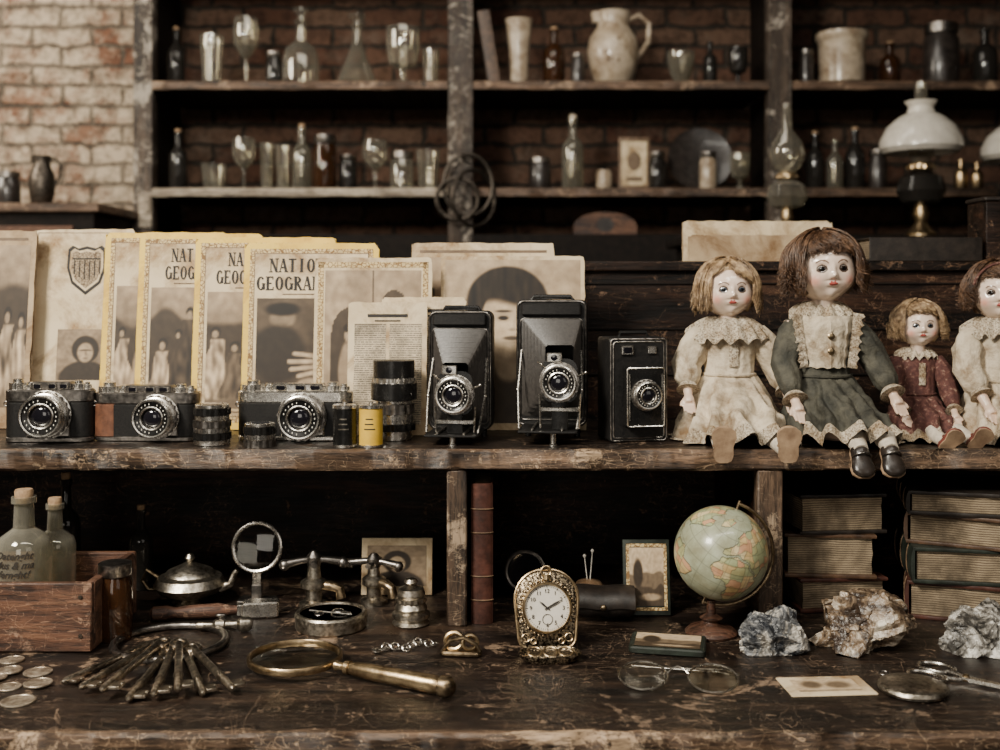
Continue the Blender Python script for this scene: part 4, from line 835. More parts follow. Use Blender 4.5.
def doll(px,d,label,hx,hz,R0,k,hairm,style,eyec,dm,sm,shm,hands,feet,fu,fn,sk,yaw=0,roll=0,pitch=0,bib=False,lean=0,band=False):
    loc=XS(px,d); edge=-(d-1.75); fk=sk.get('fk',1)*k
    t=thing('porcelain_doll',label,'doll',loc,group='antique porcelain dolls')
    hy=-.006; b=MB(); cx=lean; sw=sk.get('sw',1); pf=sk.get('pf',1)
    b.tube([(0,0,.012*k),(0,0,.04*k),(cx*.4,0,.08*k),(cx*.8,0,.12*k),(cx,0,.148*k),(hx,0,.165*k)],[.030*k,.034*k,.026*k,.027*k,.022*k,.012*k],14)
    b.ball((cx,0,.145*k),(.040*k*sw,.016*k,.013*k))
    for s,(ax,ay,az) in zip((-1,1),hands):
        S0=Vector((cx+s*.038*k*sw,0,.145*k)); H=Vector((ax,ay,az)); E=(S0+H)/2+Vector((s*.010*k,.012*k,-.004*k)); D=(H-E).normalized()
        b.tube([S0,(S0+E)/2,E,(E+H)/2,H],[.012*k,.0105*k,.009*k,.0085*k,.0060*k],10)
        P0=H+D*.008*k; side=D.cross(Vector((0,0,1))); side=side.normalized() if side.length>.1 else Vector((1,0,0))
        b.tube([H,P0,H+D*.014*k],[.0055*k,.0078*k,.0070*k],8)
        for f in range(4):
            o=side*(f-1.5)*.0038*k; L_=(.012,.014,.013,.010)[f]*k
            b.tube([P0+o,P0+o*1.1+D*(.006*k+L_*.5),P0+o*1.15+D*(.005*k+L_)+Vector((0,-.0035*k,-.002*k))],[.0025*k,.0023*k,.0018*k],6)
        b.tube([P0-side*s*.006*k,P0-side*s*.010*k+D*.005*k,P0-side*s*.011*k+D*.010*k],[.0028*k,.0025*k,.0020*k],6)
    ank=[]
    for s,(fx,fy,fz) in zip((-1,1),feet):
        H=Vector((s*.018*k,-.004,.024*k)); A=Vector((fx,fy,fz)); hang=fu[2]<0
        Kn=(H+A)/2+Vector((0,0,.010*k)) if not hang else Vector((A.x,max(edge-.002,A.y+.012),.019*k))
        b.tube([H,(H+Kn)/2,Kn,(Kn+A)/2,A],[.017*k,.0155*k,.013*fk,.0115*fk,.0085*fk],12); ank.append((Kn,A))
    remesh(b,'body',M['limb'],t,.0014,2)
    for (Kn,A) in ank:
        m=MB(); B=A+(Kn-A)*.66; m.tube([A,(A*2+B)/3,(A+B*2)/3,B,B+(Kn-A)*.02],[.0100*fk,.0112*fk,.0128*fk,.0140*fk,.0146*fk],16); m.build('sock',M['sock'],t)
        u=Vector(fu);n=Vector(fn); mt=basis(A-u.normalized()*.012*fk,u,n); rg=[]; L_=.048*fk; wd=.0155*fk; ht=.022*fk
        for q,ww,hh in ((0,.35,.35),(.04,.62,.8),(.15,.80,1.0),(.35,.80,.95),(.5,.86,.72),(.68,1.0,.6),(.84,.96,.52),(.95,.68,.4),(1,.3,.2)):
            rg.append([(wd*ww*cos(2*PI*i/18),q*L_,(-.008*fk)+max(ht*hh*.6*sin(2*PI*i/18),-.004*fk)+.002*fk) for i in range(18)])
        m=MB(); m.loft(rg,m=mt); sh=m.build('shoe',shm,t,sharp=60)
        m=MB(); pl=[(wd*1.05*ww,q*L_) for q,ww in ((0,.3),(.05,.62),(.2,.78),(.45,.74),(.7,1),(.88,.9),(.99,.45))]; m.plate(pl+[(-a,c) for a,c in pl[::-1]],-.0125*fk,-.0098*fk,m=mt); m.build('sole',M['shoet'],sh)
        m=MB(); m.tube([(wd*.8*cos(a),L_*.42,-.004*fk+ht*.62*sin(a)) for a in [PI*i/10 for i in range(11)]],.0014*fk,6,m=mt); m.ball((0,L_*.42,-.004*fk+ht*.63),(.0022*fk,.0018*fk,.0013*fk),8,6,m=mt); m.build('shoe_strap',M['steel'] if shm==M['shoeb'] else shm,sh)
    m=MB(); rg=[];n=120
    zw=sk['zw']
    for z,rx,ry in ((.160,.016,.014),(.153,.032,.019),(.143,.040,.024),(.125,.037,.028),(.105,.034,.029),(zw/k,.033,.030)):
        f=(z*k-zw)/(.158*k-zw)
        rg.append([(cx*f+rx*k*(sw if z>.12 else 1)*sin(2*PI*i/n),-ry*k*cos(2*PI*i/n)*(1+(.02*cos(16*2*PI*i/n) if z<.14 else 0)),z*k) for i in range(n)])
    NT=26
    for j in range(1,NT+1):
        q=j/NT; r=[]
        for i in range(n):
            a=2*PI*i/n; ca=cos(a);sa=sin(a)
            pl=cos(a*sk['pl']+3.0*noise.noise(Vector((a*1.3,q*2,k*9)))); amp=(.25+.75*q)*sk.get('pa',.06)
            Rx=.033*k+(sk['rx']-.033*k)*(q**.75); Ly=(sk['lf'] if ca>0 else sk['lb']); Ry=.030*k+(Ly-.030*k)*q
            x=sa*Rx*(1+amp*pl)+sk.get('cx',0)*q+.005*noise.noise(Vector((a*2,q*4,3)))
            y=-ca*Ry*(1+amp*pl*.7)
            top=sk['zt']+(zw-sk['zt'])*(1-q)**1.6
            low=zw*(1-q)**1.2+.003
            wgt=max(0,ca)**.6 * (1-min(1,abs(sa))**sk.get('wp',6))
            z=low+(top-low)*wgt+.0075*k*pl*(q)+.006*noise.noise(Vector((a*3,q*6,7)))
            if q>.8: z-= (q-.8)*sk.get('drop',.06)
            if y>edge-.004: z=max(z,.0018)
            r.append((x,y,z))
        rg.append(r)
    m.loft(rg,cap=(1,0)); dr=m.build('dress',dm,t,sharp=80)
    last=rg[-1]; prev=rg[-2]; m=MB(); a_=[];b_=[]; c_=[]
    for i in range(n):
        p=Vector(last[i]);q=Vector(prev[i]);dd=(p-q); dd=dd.normalized() if dd.length>1e-6 else Vector((0,0,-1))
        o=Vector((0,-.0012,.0012))
        l_=.010*k*(1+.22*abs(sin(i*PI/4)))
        e=p+dd*l_+Vector((0,0,-.003*k))
        if e.y>edge-.004: e.z=max(e.z,.0015)
        a_.append(q+o*.8);b_.append(p+o);c_.append(e+o)
    m.loft([a_,b_,c_],cap=(0,0)); m.build('hem_trim',M['lace'],t,sharp=80)
    m=MB(); m.tube([((.0345*k)*sin(2*PI*i/32),-(.0315*k)*cos(2*PI*i/32),zw+.002) for i in range(32)],.0022*k,6,loop=True); m.build('waistband',dm,t)
    for s,(ax,ay,az) in zip((-1,1),hands):
        S0=Vector((cx+s*.036*k*sw,0,.146*k)); H=Vector((ax,ay,az)); E=(S0+H)/2+Vector((s*.010*k,.012*k,-.004*k)); C_=E+(H-E)*sk.get('sl',.35)
        pts=[S0+(E-S0)*q for q in (0,.25,.5,.75,1)]+[E+(C_-E)*q for q in (.35,.7,1)]; rr=[.013,.018,.0205,.0200,.0185,.0175,.0160,.0115]
        m=MB(); st=len(m.v); m.tube(pts,[x*k*pf for x in rr],40)
        for vi in range(st,len(m.v)):
            ring=(vi-st)//40; jj=(vi-st)%40
            if 0<ring<7: c0=Vector(pts[ring]); m.v[vi]=c0+(m.v[vi]-c0)*(1+.06*cos(jj*2*PI/40*8+ring)+.14*noise.noise(m.v[vi]*90))
        m.build('sleeve',dm,t,sharp=80)
        m=MB(); Dr=(H-E).normalized(); m.tube([C_-Dr*.001,C_+Dr*.003*k,C_+Dr*.007*k],[.0112*k*pf,.013*k,.0155*k],24); m.build('cuff',M['lace'],t)
    m=MB(); rgc=[]; nn=120; cw=sk.get('cw',1)
    for q in range(9):
        f=q/8; r=[]
        for i in range(nn):
            a=2*PI*i/nn; sc_=1+(.12*abs(sin(a*8))-.05)*f; rr=(.014+(.029*cw)*f)*k*sc_
            z=sk.get('cz',.166)*k-.004*k*f-.026*k*f*f*(1 if cos(a)>-.2 else .6)*cw+(.0040*k*f*sin(a*16+2*noise.noise(Vector((a,1,1)))))
            r.append((cx+sin(a)*rr*1.18,-cos(a)*rr*.74-.004*k*f*(1 if cos(a)>0 else 0),z))
        rgc.append(r)
    m.loft(rgc,cap=(0,0)); m.build('lace_collar',M['lace'],t,sharp=80)
    if bib:
        m=MB(); rg=[]
        for j in range(15):
            f=j/14; z=(.154-.062*f)*k; w_=(.037-.010*f+.0015*sin(j*1.9))*k; rg.append([(cx*.9+w_*sin(rad(u*8)),-(.033*cos(rad(u*8))*(1 if j>2 else .8+.1*j)+.003+.0012*cos(u*2.4))*k,z+.0012*sin(u*1.9)) for u in range(-9,10)])
        m.loft(rg,closed=False); m.build('bib',M['linen'],t)
        for s in (-1,1):
            m=MB(); a_=[];b_=[]
            for j in range(21):
                f=j/20; z=(.158-.066*f)*k; ang=rad(s*(62-6*f)); w0=(.036-.008*f)*k; a_.append((cx+w0*sin(ang),-(.033*cos(ang)+.006)*k,z)); b_.append((cx+(w0+.013*k+.002*k*sin(j*2))*sin(ang),-(.033*cos(ang)+.008+.003*sin(j*2.1))*k,z-.002*k))
            m.loft([a_,b_],closed=False); m.build('bib_ruffle',M['lace'],t,sharp=80)
        for z in (.130,.112):
            m=MB(); m.lathe([(.0042*k,0),(.0042*k,.001),(.003*k,.002),(1e-5,.0022)],14,m=T(cx*.9,-.0372*k,z*k)@FR); m.build('button',M['brass'],t)
    else:
        m=MB(); m.loft([[(cx*.8+.006*k*u+.0006*sin(v*2.1),-(.0315+.001*cos(u*3.1))*k,(.138-.005*v)*k) for u in range(-1,2)] for v in range(9)],closed=False); m.build('lace_placket',M['lace'],t)
    if band:
        m=MB(); m.tube([(hx+R0*1.2*sin(a)*.97,hy-R0*.55*1,hz+R0*1.14*cos(a)) for a in [rad(q) for q in range(-75,80,10)]],R0*.05,8); m.build('headband',M['maroon'],t)
    make_head(t,R0,hz,hy,hx,yaw,roll,pitch,hairm,style,eyec)
    return t
doll(729,1.86,'blond bobbed doll in a cream lace dress, soles of its tan shoes facing out',-.004,.200,.0365,1.0,M['blond'],'bob','iris',M['linen'],M['linen'],M['shoet'],
  [(-.060,-.030,.062),(.070,-.038,.060)],[(-.034,-.122,.000),(.046,-.122,.000)],(0,-.15,1),(0,1,.15),dict(zw=.085,rx=.074,lf=.108,lb=.05,zt=.036,pl=13,pa=.12,sl=.7,cw=1.15,pf=1.0,fk=.94),yaw=2,roll=0)
doll(822,1.83,'largest doll, brown haired in a dark olive green dress with cream bib, legs dangling',-.001,.227,.0425,1.08,M['brownh'],'wavy','irisb',M['green'],M['linen'],M['shoeb'],
  [(-.048,-.050,.056),(.078,-.048,.064)],[(.014,-.115,.004),(.051,-.115,.005)],(0,-.62,-.75),(0,-.75,.62),dict(zw=.086,rx=.070,lf=.104,lb=.05,zt=.040,pl=14,pa=.10,cx=.015,drop=.05,sl=.8,cw=.62,cz=.172,sw=.93,pf=.88,wp=10,fk=.84),yaw=4,roll=-2,bib=True)
doll(916,1.87,'small blond doll in a maroon patterned dress with one red shoe showing',.000,.152,.0280,.74,M['blond'],'curly','iris',M['maroon'],M['linen'],M['shoer'],
  [(-.030,-.040,.036),(.034,-.045,.038)],[(.000,-.098,.006),(.036,-.098,.008)],(.45,-.4,.7),(0,1,.4),dict(zw=.058,rx=.046,lf=.080,lb=.04,zt=.028,pl=12,pa=.08,sl=.8,cw=.6,pf=.9),yaw=-4)
doll(998,1.845,'curly brown haired doll in a pale dress at the right edge of the photo',-.004,.196,.0350,1.0,M['brownh'],'curly','irisb',M['linen'],M['linen'],M['shoet'],
  [(-.036,-.050,.050),(.058,-.035,.062)],[(.010,-.120,.000),(.060,-.120,.000)],(0,-.15,1),(0,1,.15),dict(zw=.078,rx=.058,lf=.095,lb=.05,zt=.036,pl=13,pa=.09,sl=.6,cw=.9),yaw=-16,band=True)

# ---------------------------------------------------------------- papers, boxes on ledge behind the dolls
ZL=ZLg+.0003
def folder(px0,px1,yt,d,label,th,m1):
    w=(px1-px0)*SS(d); h=EZ+(HY-yt)*SS(d)-ZL; t=thing('paper_bundle',label,'papers',(((px0+px1)/2-500)*SS(d),d-1.75,ZL)); n_=5
    for i in range(n_):
        m=MB(); hh=h*(1-.05*((i*7)%3)); m.loft(ragged(w-.005*(i%3),hh,i*th/n_,i*th/n_+th/n_*.8,i*3+px0,.002)); m.build('sheet',m1 if i%2==0 else M['paper2'],t)
    return t
folder(683,832,221,2.15,'tall bundle of cream papers standing on the ledge behind the dolls',.014,M['paper'])
folder(689,800,235,2.10,'shorter bundle of brown papers in front of the cream bundle on the ledge',.014,M['paper2'])
t=thing('ledger_box','long dark ledger lying on the ledge behind the small doll','book',((915-500)*SS(2.12),.37,ZL))
m=MB(); m.rbox(0,0,.0185,.165,.08,.031,.002,.001); m.build('pages',M['pages'],t); m=MB(); m.rbox(0,0,.0015,.175,.09,.003,.002,.001); m.rbox(0,0,.0355,.175,.09,.003,.002,.001); m.rbox(0,-.0445,.0185,.175,.003,.037,.002,.001); m.build('cover',M['bk_blk'],t)
t=thing('wooden_block','upright dark wooden box on the ledge near the right edge','box',((978-500)*SS(2.12)+.012,.37,ZL)); m=MB(); m.rbox(0.008,0,.047,.045,.07,.094,.002,.002); m.build('body',M['panel'],t); m=MB(); m.rbox(.008,0,.0975,.05,.075,.007,.002,.002); m.build('lid',M['bk_blk'],t)

# ---------------------------------------------------------------- counter: left
t=thing('wooden_crate','open reddish wooden crate at the left end holding glass bottles','crate',(-.582,-.018,CT+.0003))
cw,cd,chh=.215,.15,.080
for nm,x,y,sx,sy in (('front_board',0,-cd/2,cw,.010),('back_board',0,cd/2,cw,.010),('side_board',-cw/2+.005,0,.010,cd-.0102),('side_board',cw/2-.005,0,.010,cd-.0102)):
    m=MB(); m.rbox(x,y,chh/2+.001,sx,sy,chh,.0015,.0015,n=1); m.build(nm,M['crate'],t)
m=MB(); m.rbox(0,0,.016,cw-.022,cd-.012,.004,.001,.001,n=1); m.build('bottom_board',M['crate'],t)
m=MB()
for x in (-.095,.095):
    for z in (.02,.065): m.lathe([(.0025,0),(.0025,.0012),(1e-5,.0016)],10,m=T(x,-cd/2-.005,z)@FR)
m.build('nail',M['iron'],t)
cb=CT+.0188
def bottle(px,d,w,yt,label,m,cork=True,zb=cb,k='bottle',lid='cork',name='glass_bottle',cat='bottle',grp='bottles at the left end'):
    return item(k,name,label,cat,px,w,yt,d,zb,m,lid if cork else None,None,grp)
P['bottle'][2]=(1,.60); P['bottle'][3]=(.9,.67)
b1=bottle(24,1.715,54,491,'corked clear bottle with handwritten lettering standing in the crate',M['misty'])
r1=27*SS(1.715)
for i,(s_,z_) in enumerate((('Oatenght',.0825),('Mus & ma',.0715),('fernght!',.0605))):
    def fn(v,z_=z_):
        a=v.x/r1; z=z_+v.y; rr=r1 if z<.092 else r1*(1-.10*(z-.092)/.011); return Vector((sin(a)*(rr+.0007),-cos(a)*(rr+.0007),z))
    text_mb(s_,.0118,.4,fn,off=.022).build('handwriting',M['ink'],b1,recalc=False)
bottle(55,1.770,40,499,'second clear bottle in the crate behind the lettered one',M['misty'])
bottle(66,1.90,28,474,'dark slim bottle behind the crate',M['glassd'],zb=CT+.0003)
bottle(115,1.705,34,562,'squat brown jar with a flat lid beside the crate',M['glassb'],k='jar',lid='cap',zb=CT+.0003,name='brown_jar',cat='jar')
bottle(141,1.93,24,506,'dark bottle in the shadow at the back left of the counter',M['glassd'],zb=CT+.0003)
p=XC(190,603); t=thing('brass_pot','low dark brass teapot with domed lid and finial at the back left','teapot',p+Vector((0,0,.0003)))
m=MB(); m.lathe([(.022,0),(.024,.003),(.018,.007),(.040,.016),(.048,.026),(.042,.036),(.032,.039)],32); m.build('pot_body',M['silver'],t)
m=MB(); m.lathe([(.033,.039),(.030,.044),(.012,.052),(.004,.056),(.007,.061),(.004,.066),(1e-4,.067)],28); m.build('lid',M['silver'],t)
m=MB(); m.tube([(.040,0,.020),(.055,0,.026),(.060,0,.040),(.064,0,.044)],[.007,.005,.004,.0035],10); m.build('spout',M['silver'],t)
m=MB(); m.tube([(-.042,0,.034),(-.058,0,.044),(-.064,0,.030),(-.056,0,.018),(-.044,0,.018)],.003,8); m.build('handle',M['brassd'],t)
p=XC(257,603); t=thing('magnifier_stand','round magnifier on an upright steel stand at the back of the counter','magnifier',p+Vector((0,0,.0003)))
m=MB(); m.rbox(0,0,.003,.05,.03,.006,.003,.001); m.rbox(0,0,.014,.014,.008,.022,.001,.001); m.build('base',M['steel'],t)
m=MB(); m.rbox(0,0,.033,.012,.005,.022,.001,.001); m.build('stem',M['chrome'],t)
m=MB(); m.torus(.032,.0028,m=T(0,0,.075)@R(80,'X'),n=40); m.build('lens_ring',M['chrome'],t)
m=MB(); m.lathe([(1e-4,-.003),(.02,-.002),(.031,0),(.02,.002),(1e-4,.003)],36,m=T(0,0,.075)@R(80,'X')); m.build('lens_glass',M['glassf'],t)
def tap(px,py,label,k=1,rz=0):
    t=thing('brass_tap',label,'tap',XC(px,py)+Vector((0,0,.0003)),rz,'old brass taps')
    m=MB(); m.lathe([(.018*k,0),(.018*k,.005),(.010*k,.009),(.010*k,.022),(.016*k,.026),(.016*k,.033),(.009*k,.038),(.007*k,.050*k)],24); m.build('tap_body',M['silver'],t)
    m=MB(); m.tube([(-.034*k,0,.052*k),(-.012*k,0,.056*k),(.012*k,0,.056*k),(.034*k,0,.052*k)],[.006,.0042,.0042,.006],10); m.tube([(0,-.022*k,.054*k),(0,.022*k,.054*k)],.0042,8); m.lathe([(.009,.049*k),(.010,.060*k),(.004,.067*k)],16); m.ball((-.035*k,0,.051*k),.007*k,10,8); m.ball((.035*k,0,.051*k),.007*k,10,8); m.build('cross_handle',M['steel'],t)
    m=MB(); m.tube([(0,0,.028),(.02*k,-.008,.028),(.03*k,-.012,.024),(.032*k,-.013,.012)],[.007,.007,.0065,.007],10); m.build('spout',M['brassd'],t)
tap(314,606,'brass tap with cross handle standing behind the round tin',1.1,10)
tap(374,603,'brass tap in front of the small standing photograph',1.0,-15)
def card(px0,px1,yt,py,label,lean=8,name='photo_card',styl=0,frm=None,th=.003,dy=0):
    p=XC((px0+px1)/2,py)+Vector((0,dy,0)); d=DD(p); w=(px1-px0)*SS(d); h=EZ+(HY-yt)*SS(d)-CT; t=thing(name,label,'photograph',(((px0+px1)/2-500)*SS(d),p.y,CT+.0006+th*sin(rad(lean))),0,rx=-lean)
    m=MB(); m.rbox(0,th/2,h/2,w,th,h,.001,.0005,n=2); m.build('card',frm or M['paper'],t)
    painting(t,'picture',-w/2+.008,.012,w/2-.008,h-.010,-.0004,p_bust if styl==0 else p_land,50,50)
    if styl:
        m=MB(); frame(m,-w/2+.004,.006,w/2-.004,h-.005,.004,-.0006,0); m.build('inner_frame',M['orn'],t)
    return t
card(361,432,540,603,'cream mounted photograph standing behind the brass tap',dy=.035)
card(624,671,543,617,'small framed card with landscape picture leaning left of the globe',10,styl=1,th=.008,frm=M['bk_grn'])
def lay(px0,py0,px1,py1):
    a=XC(px0,py0);b=XC(px1,py1); return a,b,(b-a).length,math.degrees(math.atan2((b-a).y,(b-a).x))
a,b,Ln,an=lay(150,622,275,616)
t=thing('wooden_mallet','small tool with turned wooden handle and steel block head','hammer',a+Vector((0,0,.0005)),an)
m=MB(); m.lathe([(.004,0),(.0085,.004),(.009,.02),(.0065,.03),(.0085,.05),(.0095,.085),(.006,.10),(.005,Ln-.02)],20,m=T(0,0,.010)@R(90,'Y')); m.build('handle',M['crate'],t)
m=MB(); m.rbox(Ln-.018,0,.0105,.046,.024,.020,.003,.002); m.rbox(Ln-.044,0,.0105,.008,.015,.014,.002,.001); m.build('head',M['chrome'],t)
a,b,Ln,an=lay(196,633,260,631)
t=thing('brass_nozzle','short brass nozzle lying in front of the wooden handled tool','nozzle',a+Vector((0,0,.0005)),an)
m=MB(); m.lathe([(.003,0),(.0045,.003),(.0035,.02),(.007,.024),(.007,.034),(.005,.036),(.005,.05),(.009,.054),(.009,.064),(.006,.068)],20,m=T(0,0,.009)@R(90,'Y')); m.build('nozzle_body',M['silver'],t)
m=MB(); m.rbox(.03,0,.0165,.004,.004,.008,.001,.001); m.ball((.03,0,.0205),(.007,.003,.0025),10,6); m.build('lever',M['steel'],t)
p=XC(331,627); t=thing('round_tin','round brass tin with a recessed dial lid near the keys','tin',p+Vector((0,0,.0003)))
r=.0445; m=MB(); m.lathe([(r*.96,0),(r,.002),(r,.013),(r*.94,.015)],40); m.gear(r*1.02,.0135,.0175,60,.98); m.lathe([(r*1.0,.0175),(r*.97,.020),(r*.88,.020),(r*.86,.0165),(1e-4,.0165)],40); m.build('tin_body',M['silver'],t)
m=MB(); m.lathe([(r*.84,.0166),(r*.84,.0172),(1e-4,.0172)],36); m.build('dial',M['pic1'],t)
m=MB(); m.ball((.008,.004,.0185),(.008,.008,.003),12,8); m.ball((-.014,-.006,.018),(.006,.009,.0025),12,8); m.tube([(-.028,.006,.0185),(.028,-.012,.0185)],.0015,6); m.torus(.012,.0012,m=T(.014,-.010,.0185),n=20,k=6); m.build('pointer',M['chrome'],t)
p=XC(411,624); t=thing('brass_canister','small stacked brass and silver canister with knob lid','canister',p+Vector((0,0,.0003)))
m=MB(); m.lathe([(.022,0),(.024,.002),(.020,.006),(.024,.010),(.024,.014),(.019,.017),(.021,.021),(.018,.026),(.016,.029)],32); m.build('body',M['silver'],t)
m=MB(); m.gear(.020,.029,.034,28,.93); m.lathe([(.016,.034),(.018,.038),(.016,.045),(.008,.048),(.005,.050),(.009,.053),(.007,.057),(1e-4,.059)],28); m.build('lid',M['silver'],t)
kc=XC(170,646); t=thing('key_ring','large dark iron ring lying behind the fan of old keys','ring',kc+Vector((0,0,.0050)))
m=MB(); m.torus(.064,.0046,n=64,k=12); m.build('ring',M['steel'],t)
def mkkey():
    t=thing('old_key','','key'); z0=.0042
    m=MB(); m.torus(.0075,.0021,m=T(0,-.004,z0),n=28,k=8,sx=.85,sy=1.25); m.build('bow',M['keym'],t)
    m=MB(); m.lathe([(.0030,.006),(.0041,.008),(.0041,.011),(.0034,.014),(.0032,.085),(.0041,.087),(.0032,.090),(.0032,.118),(.0012,.121)],14,m=T(0,0,z0)@R(90,'X')); m.build('shank',M['keym'],t)
    m=MB(); m.rbox(.0062,-.110,z0,.008,.013,.0026,.0004,.0004,n=1); m.rbox(.0105,-.1065,z0,.0028,.0045,.0026,.0003,.0003,n=1); m.rbox(.0105,-.1135,z0,.0028,.0045,.0026,.0003,.0003,n=1); m.build('bit',M['keym'],t)
    return t
K0=mkkey()
ks=[(150,648,62,687,'outermost key at the left of the fan, pointing at the coins'),(157,651,80,697,'second key from the left of the fan'),(163,653,101,704,'third key from the left of the fan'),(169,654,125,709,'fourth key from the left of the fan'),(174,654,151,711,'fifth key, pointing almost straight at the viewer'),(179,654,178,709,'sixth key from the left of the fan'),(184,653,205,703,'second key from the right of the fan'),(191,655,234,699,'outermost key at the right of the fan, lying alone')]
for i,(x0,y0,x1,y1,l) in enumerate(ks):
    o=K0 if i==0 else copy_tree(K0); a=XC(x0,y0);b=XC(x1,y1); dv=b-a; L_=dv.length/.121
    o.location=a+Vector((0,0,.0004+(i%3)*.0040)); o.rotation_euler=(0,0,math.atan2(dv.y,dv.x)+PI/2); o.scale=(max(.85,min(L_,1.3)),)*3
    o['label']='old bronze '+l; o['category']='key'; o['group']='fan of old keys'
M['coin']=mat('old_coin',(.70,.61,.48),(.26,.20,.14),rough=.38,metal=.8,sc=120,bm=.5)
for i,(px,py,r,l) in enumerate(((12,661,12,'topmost coin at the left edge'),(10,673,12,'coin overlapping below the topmost one'),(38,673,14,'coin right of the others, upper one'),(9,688,12,'coin at the left edge, third down'),(38,686,14,'coin nearest the tips of the keys'),(18,702,17,'largest and nearest coin'),(-2,680,9,'half visible coin cut by the left edge'))):
    p=XC(px,py); rr=r*SS(DD(p)); m=MB(); m.lathe([(rr*.97,0),(rr,.0004),(rr,.0014),(rr*.97,.0018),(rr*.88,.0018),(rr*.86,.0014),(1e-4,.0014)],36); m.ball((0,rr*.1,.0014),(rr*.35,rr*.45,.0008),14,6); m.rbox(0,-rr*.55,.0014,rr*.6,rr*.12,.0006,.0001,.0001,n=1)
    tag(m.build('old_coin',M['coin']),'worn round '+l,'coin','scattered old coins',p+Vector((0,0,.0003+(.0022 if i in(1,4,6) else 0))),i*40)
a,b,Ln,an=lay(295,668,450,699)
t=thing('magnifying_glass','brass rimmed magnifying glass with a turned handle in the foreground','magnifying glass',a+Vector((0,0,.012)),an)
m=MB(); r=.0505; m.lathe([(r-.0012,-.0042),(r+.001,-.0040),(r+.0022,-.0025),(r+.0022,.0025),(r+.001,.0040),(r-.0012,.0042),(r-.0022,.0025),(r-.0022,-.0025),(r-.0012,-.0042)],60,cap=(0,0)); m.build('rim',M['brass'],t)
m=MB(); m.lathe([(1e-4,-.0030),(r*.5,-.0025),(r-.0025,0),(r*.5,.0025),(1e-4,.0030)],48); m.build('lens_glass',M['glassf'],t)
m=MB(); Lh=Ln+.002; m.lathe([(.0045,r+.002),(.006,r+.006),(.0045,r+.010),(.0045,r+.016),(.0075,r+.019),(.0075,r+.024)],24,m=R(90,'Y')); m.build('ferrule',M['brass'],t)
m=MB(); m.lathe([(.006,r+.024),(.0075,r+.032),(.0085,r+.05),(.0095,Lh-.020),(.0075,Lh-.015)],24,m=R(90,'Y')); m.build('handle',M['brass'],t)
m=MB(); m.lathe([(.0075,Lh-.015),(.0110,Lh-.012),(.0110,Lh-.004),(.0085,Lh),(.005,Lh+.003),(1e-4,Lh+.004)],24,m=R(90,'Y')); m.build('end_cap',M['brassd'],t)
p=XC(408,650); t=thing('watch_chain','short twisted metal chain with a pendant lying near the magnifying glass','chain',p+Vector((0,0,.0045)),25)
for i in range(13):
    m=MB(); m.torus(.0042,.0010,m=T(-.03+.005*i,.008*sin(i*.9),0.001)@R(90*(i%2)*.6,'X'),n=14,k=6,sx=1.15); m.build('link',M['chrome'],t)
m=MB(); m.lathe([(1e-4,-.001),(.006,-.0008),(.006,.0012),(1e-4,.0016)],20,m=T(-.038,.001,0)); m.build('pendant',M['chrome'],t)
p=XC(461,655); t=thing('brass_clasp','small brass clasp with double loops left of the pocket watch','clasp',p+Vector((0,0,.0003)),-8)
m=MB(); m.rbox(0,0,.003,.048,.022,.006,.006,.002); m.build('base',M['brassd'],t)
m=MB(); m.torus(.010,.003,m=T(-.008,0,.0155)@R(75,'X'),n=24,sy=.9); m.torus(.0085,.0028,m=T(.010,.002,.014)@R(80,'X')@R(20,'Y'),n=24,sy=.9); m.build('loop',M['brass'],t)
m=MB(); m.tube([(-.02,-.004,.006),(-.012,-.006,.018),(.004,-.006,.022),(.018,-.004,.014),(.023,-.004,.006)],.0025,8); m.build('arm',M['brassd'],t)
# pocket watch in its clam-shell case
p=XC(548,656); t=thing('pocket_watch','ornate open pocket watch in an engraved upright case','pocket watch',p+Vector((0,.014,.0005)),3); t.scale=(1.12,1.12,1.12)
mt=T(0,.0,.001)@R(-14,'X')
M['eng']=mat('engraved_silver',(.50,.40,.27),(.035,.026,.018),rough=.38,metal=1,sc=420,bm=.8,bs=520,lo=.42,hi=.53)
m=MB(); m.loft([[(q[0]*(1-.10*(q[1]<0)),y,.042+q[1]) for q in rrect(.068-i,.080-i,.012,8,.030)] for y,i in ((.010,.006),(.007,0),(.0,0),(-.003,.006))],m=mt); m.build('case_back',M['eng'],t)
m=MB(); m.tube([(q[0]*(1-.10*(q[1]<0)),-.001,.042+q[1]) for q in rrect(.067,.079,.012,8,.030)],.0016,8,loop=True,m=mt)
for i in range(40):
    a=2*PI*i/40; m.ball((.0284*cos(a),-.0035,.043+.0284*sin(a)),(.0013,.0010,.0013),8,6,m=mt)
for sx in (-1,1): m.torus(.0040,.0008,m=mt@T(sx*.0225,-.0035,.013)@R(90,'X'),n=16,k=6); m.torus(.0028,.0007,m=mt@T(sx*.0145,-.0035,.0095)@R(90,'X'),n=14,k=6)
m.build('beaded_rim',M['brass'],t)
mf=mt@T(0,-.002,.043)@FR
m=MB(); m.lathe([(.0245,0),(.0262,.003),(.0258,.007),(.0240,.0085),(.0232,.006)],48,m=mf,cap=(1,0)); wc=m.build('watch_case',M['brass'],t)
m=MB(); m.lathe([(.0236,.0055),(1e-4,.0056)],48,m=mf,cap=(0,0)); dl=m.build('dial',M['milk'],t)
m=MB()
for i in range(60): m.rbox(0,.0215,.0062,.0004 if i%5 else .0008,.0012 if i%5 else .0022,.0002,.0001,.0001,m=mf@R(i*6,'Z'),n=1)
m.torus(.0052,.0003,m=mf@T(0,-.0115,.0062),n=24,k=6); m.build('minute_track',M['ink'],dl)
